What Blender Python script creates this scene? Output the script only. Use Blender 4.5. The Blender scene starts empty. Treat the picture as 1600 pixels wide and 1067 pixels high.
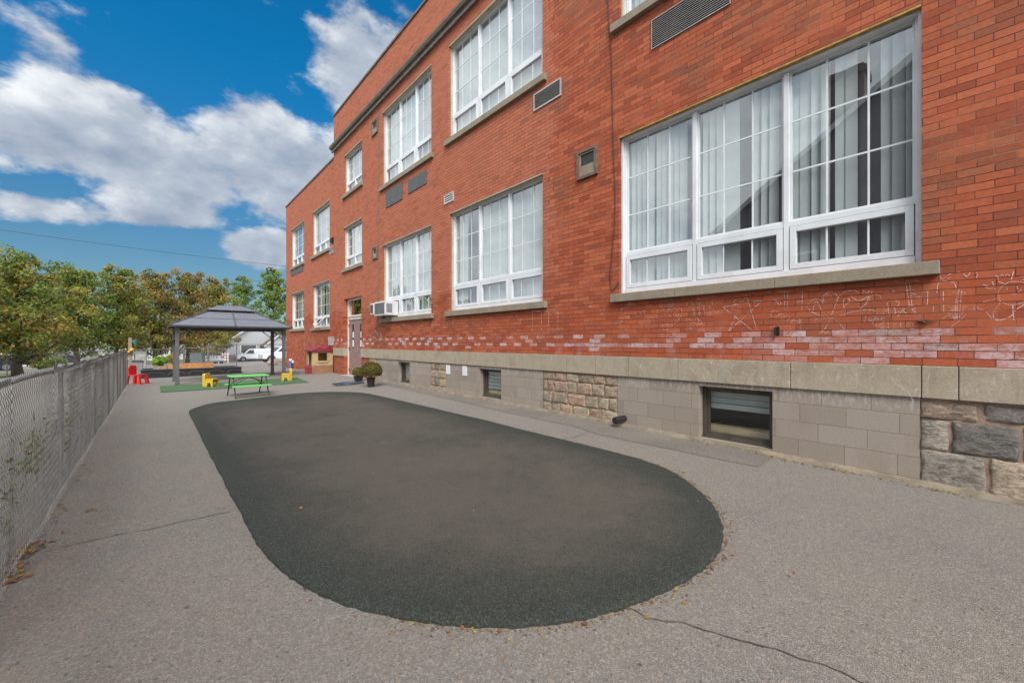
import bpy, math, random
from mathutils import Vector, Matrix
random.seed(7)
S = bpy.context.scene
C = S.collection
R = math.radians
# ------------------------------------------------------------------ camera
F = 640.0; HZ = 535.0; TH = math.atan(560 / F)      # focal length in pixels of a 1600 px wide picture
H = 1.40                                            # eye height
cam = bpy.data.cameras.new('camera'); co = bpy.data.objects.new('camera', cam); C.objects.link(co)
cam.sensor_width = 36; cam.lens = 36 * F / 1600; cam.clip_end = 2000; cam.clip_start = 0.05
cam.shift_y = (HZ - 533.5) / 1600
co.location = (0, 0, H); co.rotation_euler = (R(90), 0, -TH)
S.camera = co
ST, CT = math.sin(TH), math.cos(TH)
D = 5.4                                             # distance of the school wall
# ------------------------------------------------------------------ world
S.view_settings.view_transform = 'Standard'; S.view_settings.look = 'None'
S.view_settings.exposure = 1.0; S.view_settings.gamma = 1
SUN_EL, SUN_AZ = 46, -148
def pdir(px, py):
    s = (px - 800) / F
    return Vector((ST + s * CT, CT - s * ST, (HZ - py) / F)).normalized()
w = bpy.data.worlds.new('World'); S.world = w; w.use_nodes = True
nt = w.node_tree; N = nt.nodes; L = nt.links; N.clear()
class G_:
    """tiny node-graph helper"""
    def __init__(s, nt): s.nt = nt; s.N = nt.nodes; s.L = nt.links
    def put(s, sock, v):
        if isinstance(v, bpy.types.NodeSocket): s.L.new(v, sock)
        elif v is not None: sock.default_value = v
    def m(s, op, a, b=None, c=None, clamp=False):
        n = s.N.new('ShaderNodeMath'); n.operation = op; n.use_clamp = clamp
        for i, v in enumerate((a, b, c)):
            if v is not None: s.put(n.inputs[i], v)
        return n.outputs[0]
    def vm(s, op, a, b=None, sc=None):
        n = s.N.new('ShaderNodeVectorMath'); n.operation = op
        s.put(n.inputs[0], a)
        if b is not None: s.put(n.inputs[1], b)
        if sc is not None: s.put(n.inputs['Scale'], sc)
        return n.outputs['Value'] if op in ('DOT_PRODUCT', 'LENGTH') else n.outputs[0]
    def noise(s, vec, scale, detail=4, rough=.55, dim='3D', dist=0):
        n = s.N.new('ShaderNodeTexNoise'); n.noise_dimensions = dim
        if vec is not None: s.L.new(vec, n.inputs['Vector'])
        n.inputs['Scale'].default_value = scale; n.inputs['Detail'].default_value = detail
        n.inputs['Roughness'].default_value = rough; n.inputs['Distortion'].default_value = dist
        return n.outputs[0]
    def voro(s, vec, scale, feat='F1'):
        n = s.N.new('ShaderNodeTexVoronoi'); n.feature = feat
        if vec is not None: s.L.new(vec, n.inputs['Vector'])
        n.inputs['Scale'].default_value = scale
        return n
    def ss(s, v, a, b, lo=0., hi=1.):
        n = s.N.new('ShaderNodeMapRange'); n.interpolation_type = 'SMOOTHSTEP'
        s.put(n.inputs[0], v)
        for i, x in enumerate((a, b, lo, hi)): n.inputs[i + 1].default_value = x
        return n.outputs[0]
    def mix(s, f, a, b, kind='MIX'):
        n = s.N.new('ShaderNodeMix'); n.data_type = 'RGBA'; n.blend_type = kind
        s.put(n.inputs[0], f)
        for i, v in ((6, a), (7, b)):
            if isinstance(v, (tuple, list)) and len(v) == 3: v = (*v, 1)
            s.put(n.inputs[i], v)
        return n.outputs[2]
    def ramp(s, f, stops):
        n = s.N.new('ShaderNodeValToRGB'); s.put(n.inputs[0], f)
        e = n.color_ramp.elements
        while len(e) < len(stops): e.new(.5)
        for x, (p, c) in zip(e, stops): x.position = p; x.color = (*c, 1)
        return n.outputs[0]
    def comb(s, x, y, z=0.):
        n = s.N.new('ShaderNodeCombineXYZ')
        for i, v in enumerate((x, y, z)): s.put(n.inputs[i], v)
        return n.outputs[0]
    def sep(s, v):
        n = s.N.new('ShaderNodeSeparateXYZ'); s.L.new(v, n.inputs[0]); return n.outputs
g = G_(nt)
sky = N.new('ShaderNodeTexSky'); sky.sky_type = 'NISHITA'; sky.sun_disc = False
sky.sun_elevation = R(SUN_EL); sky.sun_rotation = R(SUN_AZ); sky.ozone_density = 4.0; sky.dust_density = .3; sky.air_density = 1.2
tc = N.new('ShaderNodeTexCoord'); dv = g.vm('NORMALIZE', tc.outputs['Generated'])
x_, y_, z_ = g.sep(dv)
# flattened cloud layer coordinates
zz = g.m('MAXIMUM', z_, 0.0)
inv = g.m('DIVIDE', 1.0, g.m('ADD', zz, .62))
cp = g.comb(x_, y_, g.m('MULTIPLY', z_, 1.7))
n1 = g.noise(cp, 6.8, 12, .57, dist=.0)
cpu = g.vm('ADD', cp, (-.015, -.02, .042))
n2 = g.noise(cpu, 6.8, 9, .52, dist=.0)
n3 = g.noise(cp, 2.2, 5, .5)
blobs = [(585,125,125,85,.9),(520,60,60,30,.3),(400,215,90,60,.85),(470,285,140,70,.9),(210,240,190,62,.85),(60,230,130,60,.8),(80,325,95,28,.78),(340,290,150,50,.7),
         (260,325,110,36,.75),(400,345,120,16,.4),(412,385,62,30,.95),(620,20,80,30,.42),(430,8,60,14,.35),(150,160,110,34,.75),(70,100,90,70,.42),
         (560,210,90,60,.55),(370,115,60,22,.12),(30,290,80,50,.45),(280,150,60,25,.2)]
dens = None
for (bx, by, rx, ry, k) in blobs:
    c = pdir(bx, by); rt = Vector((0, 0, 1)).cross(c).normalized() * -1; up = rt.cross(c).normalized()
    zc = 1.0 / math.sqrt(1 + ((bx - 800) / F) ** 2 + ((by - HZ) / F) ** 2)
    a = rx / F * zc * .85; b = ry / F * zc
    q = g.m('ADD', g.m('POWER', g.m('ABSOLUTE', g.m('MULTIPLY', g.vm('DOT_PRODUCT', dv, tuple(rt)), 1 / a)), 2.0),
            g.m('POWER', g.m('ABSOLUTE', g.m('MULTIPLY', g.vm('DOT_PRODUCT', dv, tuple(up)), 1 / b)), 2.0))
    e = g.m('MULTIPLY', g.m('EXPONENT', g.m('MULTIPLY', q, -.8)), k)
    e = g.m('MULTIPLY', e, g.m('GREATER_THAN', g.vm('DOT_PRODUCT', dv, tuple(c)), 0.0))
    dens = e if dens is None else g.m('MAXIMUM', dens, e)
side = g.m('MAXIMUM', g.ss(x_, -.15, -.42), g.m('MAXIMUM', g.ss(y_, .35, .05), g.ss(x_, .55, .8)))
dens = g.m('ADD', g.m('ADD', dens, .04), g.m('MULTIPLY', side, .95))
dens = g.m('ADD', dens, g.m('MULTIPLY', g.m('SUBTRACT', n1, .5), 1.6))
alpha = g.ss(dens, .33, .60)
relief = g.m('MULTIPLY', g.m('SUBTRACT', n1, n2), 2.3)
lum = g.m('ADD', g.m('ADD', .42, relief), g.m('MULTIPLY', g.m('SUBTRACT', n3, .5), 1.5), clamp=True)
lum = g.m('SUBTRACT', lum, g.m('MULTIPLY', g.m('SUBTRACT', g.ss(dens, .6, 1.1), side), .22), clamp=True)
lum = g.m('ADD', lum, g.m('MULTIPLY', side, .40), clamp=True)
ccol = g.ramp(lum, [(0, (1.25, 1.5, 1.95)), (.45, (2.05, 2.25, 2.6)), (1, (3.9, 4.0, 4.1))])
SKY_K = .11
hz = g.ss(z_, .08, .55, 1., 0.)
tn = g.mix(hz, (.02, .345, .47), (.16, .22, .245))
skc = g.mix(1.0, sky.outputs[0], tn, 'MULTIPLY')
bk = g.m('ADD', 1.18, g.m('ADD', g.m('MULTIPLY', side, .45), g.m('MULTIPLY', g.ss(y_, .15, -.25), 1.1)))  # brightness added to clouds beside and behind the camera, to light the wall
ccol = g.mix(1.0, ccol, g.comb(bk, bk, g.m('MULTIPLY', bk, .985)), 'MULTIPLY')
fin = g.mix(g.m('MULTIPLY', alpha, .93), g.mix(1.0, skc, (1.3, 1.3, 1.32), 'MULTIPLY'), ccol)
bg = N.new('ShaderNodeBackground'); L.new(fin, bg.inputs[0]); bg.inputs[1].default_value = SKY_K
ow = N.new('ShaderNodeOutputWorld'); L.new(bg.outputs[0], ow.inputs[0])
# ------------------------------------------------------------------ sun behind thin cloud
sl = bpy.data.lights.new('sun', 'SUN'); sl.energy = 2.0; sl.angle = R(25); sl.color = (1, .955, .90)
so = bpy.data.objects.new('sun', sl); C.objects.link(so)
az = R(SUN_AZ); el = R(SUN_EL)
sd = Vector((math.sin(az) * math.cos(el), math.cos(az) * math.cos(el), math.sin(el)))
so.rotation_euler = sd.to_track_quat('Z', 'Y').to_euler(); so.location = (0, 0, 20)

# ------------------------------------------------------------------ helpers
def lerp(a, b, t): return a + (b - a) * t
def sm(t): t = max(0, min(1, t)); return t * t * (3 - 2 * t)
def interp(v, pts):
    if v <= pts[0][0]: return pts[0][1]
    for (a, p), (b, q) in zip(pts, pts[1:]):
        if v <= b: return lerp(p, q, (v - a) / (b - a))
    return pts[-1][1]
def gz(x, y):
    """height of the ground"""
    gw = interp(y, [(-6, .05), (-.3, .06), (4, .135), (14, .195), (19, .16), (26, .1)])
    t = max(0, min(1, (x + .65) / 6.05)); t = t ** 1.6
    v = lerp(-.025, gw, t)
    if y > 19: v = lerp(v, -.02, sm((y - 19) / 7))
    if y > 27: v -= 1.35 * sm((y - 27) / 45)
    if x < -.9: v -= .45 * sm((-.9 - x) / 8) * sm((y - 1) / 10) * (1 - sm((y - 30) / 30)) + .05 * sm((-.9 - x) / .5)
    return v
def W(px, py, d=D):
    """pixel to (y, z) on the vertical plane x = d"""
    s = (px - 800) / F; z = d / (ST + s * CT)
    return z * (CT - s * ST), H + (HZ - py) * z / F
def WY(px, d=D): return W(px, HZ, d)[0]
def Gp(px, py):
    """pixel to a point on the ground"""
    s = (px - 800) / F; zg = 0.0; x = y = 0
    for _ in range(12):
        z = (H - zg) * F / (py - HZ); x = z * (ST + s * CT); y = z * (CT - s * ST); zg = gz(x, y)
    return x, y
def PZ(px, z): s = (px - 800) / F; return z * (ST + s * CT), z * (CT - s * ST)

class MB:
    def __init__(s): s.v = []; s.f = []; s.c = []
    def add(s, vs, fs, col=None):
        o = len(s.v); s.v += [tuple(p) for p in vs]
        for f in fs: s.f.append(tuple(o + i for i in f)); s.c.append(col or (1, 1, 1))
        return s
    def box(s, x0, x1, y0, y1, z0, z1, col=None):
        return s.add([(x0,y0,z0),(x1,y0,z0),(x1,y1,z0),(x0,y1,z0),(x0,y0,z1),(x1,y0,z1),(x1,y1,z1),(x0,y1,z1)],
                     [(0,3,2,1),(4,5,6,7),(0,1,5,4),(1,2,6,5),(2,3,7,6),(3,0,4,7)], col)
    def bar(s, a, b, w, h=None, col=None, up=(0,0,1)):
        a = Vector(a); b = Vector(b); d = (b - a).normalized(); h = h or w
        u = Vector(up)
        if abs(d.dot(u)) > .99: u = Vector((1, 0, 0))
        r = d.cross(u).normalized() * w / 2; t = r.cross(d).normalized() * h / 2
        vs = [p + i * r + j * t for p in (a, b) for i, j in ((-1,-1),(1,-1),(1,1),(-1,1))]
        return s.add(vs, [(3,2,1,0),(4,5,6,7),(0,1,5,4),(1,2,6,5),(2,3,7,6),(3,0,4,7)], col)
    def cyl(s, a, b, r0, r1=None, n=12, col=None, cap=True):
        return s.tube([a, b], [r0, r0 if r1 is None else r1], n, col, cap)
    def tube(s, pts, rs, n=6, col=None, cap=True):
        pts = [Vector(p) for p in pts]; k = len(pts)
        if not isinstance(rs, (list, tuple)): rs = [rs] * k
        vs = []; ref = None
        for i, p in enumerate(pts):
            d = (pts[min(i + 1, k - 1)] - pts[max(i - 1, 0)])
            d = d.normalized() if d.length > 1e-9 else Vector((0, 0, 1))
            if ref is None: ref = Vector((0, 0, 1)) if abs(d.z) < .9 else Vector((1, 0, 0))
            u = ref - d * ref.dot(d)
            if u.length < 1e-6: u = d.orthogonal()
            u.normalize(); ref = u; q = d.cross(u)
            vs += [p + rs[i] * (math.cos(a) * u + math.sin(a) * q) for a in [2 * math.pi * j / n for j in range(n)]]
        fs = [(i*n+j, i*n+(j+1)%n, (i+1)*n+(j+1)%n, (i+1)*n+j) for i in range(k-1) for j in range(n)]
        if cap: fs += [tuple(range(n))[::-1], tuple((k-1)*n + j for j in range(n))]
        return s.add(vs, fs, col)
    def lathe(s, prof, c=(0,0,0), n=20, col=None):
        vs = []; 
        for r, z in prof: vs += [(c[0]+r*math.cos(2*math.pi*j/n), c[1]+r*math.sin(2*math.pi*j/n), c[2]+z) for j in range(n)]
        k = len(prof)
        fs = [(i*n+j, i*n+(j+1)%n, (i+1)*n+(j+1)%n, (i+1)*n+j) for i in range(k-1) for j in range(n)]
        return s.add(vs, fs, col)
    def prism(s, poly, axis, a, b, col=None):
        """polygon in the two other axes pushed from a to b along axis"""
        def P(p, t): return {0: (t, p[0], p[1]), 1: (p[0], t, p[1]), 2: (p[0], p[1], t)}[axis]
        n = len(poly)
        fs = [tuple(range(n)), tuple(range(n, 2*n))[::-1]] + [(i, n+i, n+(i+1)%n, (i+1)%n) for i in range(n)]
        return s.add([P(p, a) for p in poly] + [P(p, b) for p in poly], fs, col)
    def build(s, name, mat, parent=None, world=False, smooth=False, bevel=0, recalc=True, sharp=None):
        me = bpy.data.meshes.new(name); vs = s.v
        if world and parent:
            o = absloc(parent); vs = [(x - o[0], y - o[1], z - o[2]) for x, y, z in vs]
        me.from_pydata(vs, [], s.f); 
        if any(c != (1, 1, 1) for c in s.c):
            at = me.color_attributes.new('col', 'FLOAT_COLOR', 'CORNER')
            data = []
            for f, c in zip(s.f, s.c): data += [c[0], c[1], c[2], 1.0] * len(f)
            at.data.foreach_set('color', data)
        ob = bpy.data.objects.new(name, me); C.objects.link(ob)
        if mat: me.materials.append(mat)
        if recalc:
            import bmesh
            bm = bmesh.new(); bm.from_mesh(me); bmesh.ops.recalc_face_normals(bm, faces=bm.faces); bm.to_mesh(me); bm.free()
        if smooth:
            for p in me.polygons: p.use_smooth = True
            if sharp: me.set_sharp_from_angle(angle=R(sharp))
        if bevel:
            b = ob.modifiers.new('bevel', 'BEVEL'); b.width = bevel; b.segments = 2; b.limit_method = 'ANGLE'; b.angle_limit = R(40)
        if parent: ob.parent = parent
        return ob
def absloc(o):
    v = Vector((0, 0, 0))
    while o: v += o.location; o = o.parent
    return v
def tag(o, label=None, cat=None, group=None, kind=None):
    if label: o['label'] = label
    if cat: o['category'] = cat
    if group: o['group'] = group
    if kind: o['kind'] = kind
    return o
def thing(name, loc, rz=0, label=None, cat=None, group=None):
    o = bpy.data.objects.new(name, None); C.objects.link(o); o.location = loc; o.rotation_euler = (0, 0, rz)
    o.empty_display_size = .2
    return tag(o, label, cat, group)
def copy_tree(o, parent=None):
    c = o.copy(); C.objects.link(c); c.parent = parent
    for ch in [x for x in o.children]: copy_tree(ch, c)
    return c

# ------------------------------------------------------------------ materials
def sheet(mb, x, y0, y1, z0, z1): return mb.add([(x,y0,z0),(x,y0,z1),(x,y1,z1),(x,y1,z0)], [(0,1,2,3)])
def newmat(name):
    m = bpy.data.materials.new(name); m.use_nodes = True
    b = m.node_tree.nodes['Principled BSDF']; return m, G_(m.node_tree), b
def mat(name, col, rough=.6, metal=0, var=.12, vscale=6, bump=0, bscale=40, spec=.5, attr=False, dirt=0, coat=0):
    m, g, b = newmat(name)
    b.inputs['Roughness'].default_value = rough; b.inputs['Metallic'].default_value = metal
    b.inputs['Specular IOR Level'].default_value = spec; b.inputs['Coat Weight'].default_value = coat
    t = g.N.new('ShaderNodeTexCoord'); o = t.outputs['Object']
    base = (*col, 1)
    if attr:
        a = g.N.new('ShaderNodeVertexColor'); a.layer_name = 'col'; base = a.outputs[0]
    n = g.noise(o, vscale, 5)
    k = g.ss(n, .3, .7, 1 - var, 1 + var)
    kc = g.comb(k, k, k)
    c = g.mix(1.0, base, kc, 'MULTIPLY')
    if dirt:
        dn = g.ss(g.noise(o, vscale * .7, 7, .65), .48, .68, 0, dirt)
        c = g.mix(dn, c, (.16, .12, .085))
    g.L.new(c, b.inputs['Base Color'])
    if bump:
        bn = g.N.new('ShaderNodeBump'); bn.inputs['Strength'].default_value = bump; bn.inputs['Distance'].default_value = .01
        g.L.new(g.noise(o, bscale, 5), bn.inputs['Height']); g.L.new(bn.outputs[0], b.inputs['Normal'])
    return m
def brickgrid(g, Lb, cb, zoff, uoff=0, wob=.003):
    geo = g.N.new('ShaderNodeNewGeometry'); P = geo.outputs['Position']
    x, y, z = g.sep(P)
    wn = g.noise(P, 9, 2); wn2 = g.noise(P, 60, 2)
    u = g.m('ADD', g.m('ADD', x, y), g.m('MULTIPLY', g.m('SUBTRACT', wn2, .5), wob * 2))
    v = g.m('ADD', z, g.m('MULTIPLY', g.m('SUBTRACT', wn, .5), wob * 2))
    v = g.m('ADD', v, g.m('MULTIPLY', g.m('SUBTRACT', wn2, .5), wob * 1.2))
    v = g.m('DIVIDE', g.m('SUBTRACT', v, zoff), cb)
    row = g.m('FLOOR', v); fv = g.m('SUBTRACT', v, row)
    par = g.m('MODULO', g.m('ADD', row, 1000.), 2.0)
    rj = g.N.new('ShaderNodeTexWhiteNoise'); rj.noise_dimensions = '1D'; g.L.new(row, rj.inputs['W'])
    uu = g.m('ADD', g.m('ADD', g.m('DIVIDE', u, Lb), g.m('MULTIPLY', par, .5)), g.m('ADD', g.m('MULTIPLY', rj.outputs[0], .12), uoff))
    col = g.m('FLOOR', uu); fu = g.m('SUBTRACT', uu, col)
    d1 = g.m('MULTIPLY', g.m('MINIMUM', fu, g.m('SUBTRACT', 1.0, fu)), Lb)
    d2 = g.m('MULTIPLY', g.m('MINIMUM', fv, g.m('SUBTRACT', 1.0, fv)), cb)
    wn_ = g.N.new('ShaderNodeTexWhiteNoise'); wn_.noise_dimensions = '2D'; g.L.new(g.comb(col, row), wn_.inputs['Vector'])
    rs = g.sep(wn_.outputs['Color'])
    return dict(P=P, x=x, y=y, z=z, d1=d1, d2=d2, row=row, col=col, par=par, r=rs[0], r2=rs[1], r3=rs[2])
BAND_T = H - .216; BAND_B = H - .515
def brick_mat(name, chalk=True):
    m, g, b = newmat(name)
    q = brickgrid(g, .222, .0697, BAND_T, 0, .0022)
    P = q['P']
    base = g.ramp(q['r'], [(0, (0.249, 0.055, 0.025)), (.3, (0.322, 0.074, 0.032)), (.62, (0.362, 0.090, 0.039)), (.9, (0.409, 0.111, 0.050)), (1, (0.205, 0.059, 0.031))])
    new = g.ramp(q['r'], [(0, (0.376, 0.119, 0.064)), (.5, (0.442, 0.147, 0.083)), (1, (0.338, 0.109, 0.063))])
    jag = g.m('ADD', q['y'], g.m('MULTIPLY', g.m('SUBTRACT', q['r3'], .5), .30))
    isnew = g.m('MULTIPLY', g.m('GREATER_THAN', jag, 5.05), g.m('GREATER_THAN', g.m('ADD', q['z'], g.m('MULTIPLY', g.noise(P, .8, 3), .7)), H + 1.55))
    isnew = g.m('MAXIMUM', isnew, 0.)
    c = g.mix(g.m('MULTIPLY', isnew, .75), base, new)
    # soot and brown blotches
    bl = g.ss(g.noise(P, .9, 6, .62), .50, .66, 0, .5)
    bl = g.m('MULTIPLY', bl, g.m('ADD', .35, g.m('MULTIPLY', q['r2'], .65)))
    bl = g.m('MULTIPLY', bl, g.m('SUBTRACT', 1., g.m('MULTIPLY', isnew, .75)))
    c = g.mix(bl, c, (.18, .095, .055))
    fin = g.ss(g.noise(P, 28, 5, .65), .25, .75, .86, 1.12)
    c = g.mix(1., c, g.comb(fin, fin, fin), 'MULTIPLY')
    # the odd burnt brick
    c = g.mix(g.m('MULTIPLY', g.m('GREATER_THAN', q['r2'], .965), .3), c, (.13, .065, .05))
    # mortar
    thin = g.ss(g.noise(P, 3.5, 4), .35, .65, .6, 1.0)
    d1 = g.m('DIVIDE', q['d1'], thin); d2 = g.m('DIVIDE', q['d2'], thin)
    mv = g.ss(d1, .0028, .0048, 1, 0); mh = g.ss(d2, .003, .0052, 1, 0)
    mort = g.m('MAXIMUM', g.m('MULTIPLY', mv, .8), mh)
    pale = g.m('MULTIPLY', g.ss(g.noise(P, 1.1, 5, .6), .50, .62), g.ss(q['y'], 7.5, 1.0, .15, .9))
    mcol = g.mix(pale, (.070, .024, .017), (.27, .15, .105))
    if chalk:
        yv = q['y']; row = q['row']
        def isrow(k): return g.m('COMPARE', row, float(k), .1)
        even = g.m('COMPARE', g.m('MODULO', g.m('ADD', q['col'], 1000.), 2.), 0., .1)
        near = g.m('MULTIPLY', g.ss(yv, 2.0, 1.3), g.ss(g.noise(P, 1.4, 3), .30, .5, .55, 1.))
        midn = g.ss(yv, 5.4, 4.2)
        p4 = g.m('MULTIPLY', isrow(4), g.m('MAXIMUM', g.m('MULTIPLY', even, g.m('LESS_THAN', q['r3'], .9)), g.m('MULTIPLY', near, g.m('LESS_THAN', q['r3'], .85))))
        p2 = g.m('MULTIPLY', isrow(2), g.m('MAXIMUM', g.m('MULTIPLY', g.m('SUBTRACT', 1., even), g.m('LESS_THAN', q['r3'], .85)), g.m('MULTIPLY', midn, g.m('LESS_THAN', q['r3'], .88))))
        p1 = g.m('MULTIPLY', isrow(1), g.m('MAXIMUM', g.m('MULTIPLY', near, g.m('LESS_THAN', q['r3'], .75)), g.m('LESS_THAN', q['r3'], .16)))
        p3 = g.m('MULTIPLY', isrow(3), g.m('MAXIMUM', g.m('MULTIPLY', near, g.m('LESS_THAN', q['r3'], .7)), g.m('LESS_THAN', q['r3'], .10)))
        p0 = g.m('MULTIPLY', isrow(0), g.m('MULTIPLY', near, g.m('LESS_THAN', q['r3'], .6)))
        pp = p4
        for k in (p2, p1, p3, p0): pp = g.m('MAXIMUM', pp, k)
        pp = g.m('MULTIPLY', pp, g.m('LESS_THAN', yv, 17.0))
        ss_ = g.vm('MULTIPLY', P, (1., 18., 70.))
        scr = g.m('MULTIPLY', g.ss(g.noise(ss_, 1.2, 7, .75), .30, .56), g.ss(g.noise(P, 22, 6, .7), .30, .52, .35, 1.))
        pw = g.ss(g.noise(g.vm('MULTIPLY', P, (1., 3., 6.)), 1.6, 7, .7), .36, .56, .30, 1.)
        cov = g.m('MULTIPLY', g.m('MULTIPLY', pp, pw), g.m('MULTIPLY', scr, g.m('ADD', .5, g.m('MULTIPLY', q['r2'], .5))))
        # loose rubbed chalk dust over the low rows
        dust = g.m('MULTIPLY', g.ss(q['z'], BAND_T + .62, BAND_T + .15), g.ss(g.noise(P, 3.0, 8, .75), .52, .72, 0, .30))
        dust = g.m('MULTIPLY', dust, g.m('GREATER_THAN', q['z'], BAND_T - .01))
        cov = g.m('MAXIMUM', cov, dust)
        tint = g.mix(g.m('GREATER_THAN', q['r'], .93), (.60, .555, .60), (.38, .53, .56))
        bright = g.m('MULTIPLY', g.m('LESS_THAN', g.noise(P, 120, 2), .5), .25)
        tint = g.mix(bright, tint, (.75, .7, .72))
        c = g.mix(cov, c, tint)
        # bright clean orange wash under the sills
        wash = g.m('MULTIPLY', g.ss(q['z'], H + .72, H + .5), g.ss(yv, 9.5, 5.0))
        c = g.mix(g.m('MULTIPLY', wash, .35), c, (.36, .075, .028))
    c = g.mix(mort, c, mcol)
    g.L.new(c, b.inputs['Base Color']); b.inputs['Roughness'].default_value = .82; b.inputs['Specular IOR Level'].default_value = .3
    hgt = g.m('SUBTRACT', g.m('ADD', g.m('MULTIPLY', g.noise(P, 90, 4), .22), g.m('MULTIPLY', q['r3'], .18)), mort)
    bn = g.N.new('ShaderNodeBump'); bn.inputs['Strength'].default_value = .75; bn.inputs['Distance'].default_value = .005
    g.L.new(hgt, bn.inputs['Height']); g.L.new(bn.outputs[0], b.inputs['Normal'])
    return m
def block_mat(name):
    m, g, b = newmat(name)
    q = brickgrid(g, .405, .2, H - 1.34 + .06, .3, .001); P = q['P']
    c = g.ramp(q['r'], [(0, (0.243, 0.205, 0.169)), (.5, (0.275, 0.234, 0.197)), (1, (0.301, 0.260, 0.223))])
    fin = g.ss(g.noise(P, 60, 6, .7), .2, .8, .86, 1.12); c = g.mix(1., c, g.comb(fin, fin, fin), 'MULTIPLY')
    st = g.ss(g.noise(g.vm('MULTIPLY', P, (1., 3., 1.)), 1.6, 6, .6), .5, .7, 0, .35); c = g.mix(st, c, (.22, .17, .125))
    # pale wash and chalk scratches near the top
    top = g.ss(q['z'], BAND_B - .22, BAND_B - .05)
    ck = g.m('MULTIPLY', top, g.ss(g.noise(g.vm('MULTIPLY', P, (1., 26., 7.)), 1.3, 6, .7), .46, .66, 0, .42)); c = g.mix(ck, c, (.55, .55, .56))
    mort = g.m('MAXIMUM', g.ss(q['d1'], .0025, .0045, 1, 0), g.ss(q['d2'], .0025, .0045, 1, 0))
    c = g.mix(g.m('MULTIPLY', mort, .75), c, (.19, .14, .10))
    g.L.new(c, b.inputs['Base Color']); b.inputs['Roughness'].default_value = .9; b.inputs['Specular IOR Level'].default_value = .2
    bn = g.N.new('ShaderNodeBump'); bn.inputs['Strength'].default_value = .5; bn.inputs['Distance'].default_value = .004
    g.L.new(g.m('SUBTRACT', g.m('MULTIPLY', g.noise(P, 160, 5), .5), mort), bn.inputs['Height']); g.L.new(bn.outputs[0], b.inputs['Normal'])
    return m
def stone_mat(name, chalk=False, k=1.0):
    m, g, b = newmat(name)
    geo = g.N.new('ShaderNodeNewGeometry'); P = geo.outputs['Position']; x, y, z = g.sep(P)
    c = g.ramp(g.noise(P, 2.2, 7, .6), [(.3, (.335*k, .28*k, .21*k)), (.5, (.40*k, .34*k, .26*k)), (.7, (.315*k, .258*k, .19*k))])
    fin = g.ss(g.noise(P, 45, 6, .7), .2, .8, .82, 1.15); c = g.mix(1., c, g.comb(fin, fin, fin), 'MULTIPLY')
    st = g.ss(g.noise(g.vm('MULTIPLY', P, (1., 9., 1.2)), 1.4, 7, .65), .52, .7, 0, .4); c = g.mix(st, c, (.21, .17, .125))
    if chalk:
        s1 = g.ss(g.noise(g.vm('MULTIPLY', P, (1., 7., 4.)), 3.0, 8, .78), .56, .66, 0, .45); s1 = g.m('MULTIPLY', s1, g.ss(y, 9, 2, .35, 1))
        c = g.mix(s1, c, (.60, .58, .56))
        s2 = g.m('MULTIPLY', g.ss(g.noise(P, 1.7, 5, .6), .60, .72, 0, .5), g.ss(y, 5.5, 2.5)); c = g.mix(s2, c, (.25, .46, .42))
    g.L.new(c, b.inputs['Base Color']); b.inputs['Roughness'].default_value = .9; b.inputs['Specular IOR Level'].default_value = .2
    bn = g.N.new('ShaderNodeBump'); bn.inputs['Strength'].default_value = .6; bn.inputs['Distance'].default_value = .006
    g.L.new(g.noise(P, 70, 7, .65), bn.inputs['Height']); g.L.new(bn.outputs[0], b.inputs['Normal'])
    return m
def rubble_mat(name):
    m, g, b = newmat(name)
    geo = g.N.new('ShaderNodeNewGeometry'); P = geo.outputs['Position']
    a = g.N.new('ShaderNodeVertexColor'); a.layer_name = 'col'
    vv = g.vm('MULTIPLY', P, (3., 1., 2.2))
    k = g.ss(g.noise(vv, 11, 9, .78, dist=1.1), .28, .72, .30, 1.95)
    c = g.mix(1., a.outputs[0], g.comb(k, k, k), 'MULTIPLY')
    c = g.mix(g.ss(g.noise(P, 14, 6, .7), .56, .64, 0, .45), c, (.34, .26, .20))
    c = g.mix(g.ss(g.noise(P, 40, 5, .8), .60, .7, 0, .6), c, (.06, .055, .05))
    g.L.new(c, b.inputs['Base Color']); b.inputs['Roughness'].default_value = .8; b.inputs['Specular IOR Level'].default_value = .35
    bn = g.N.new('ShaderNodeBump'); bn.inputs['Strength'].default_value = .9; bn.inputs['Distance'].default_value = .02
    g.L.new(g.noise(vv, 12, 8, .7, dist=.6), bn.inputs['Height']); g.L.new(bn.outputs[0], b.inputs['Normal'])
    return m
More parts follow.
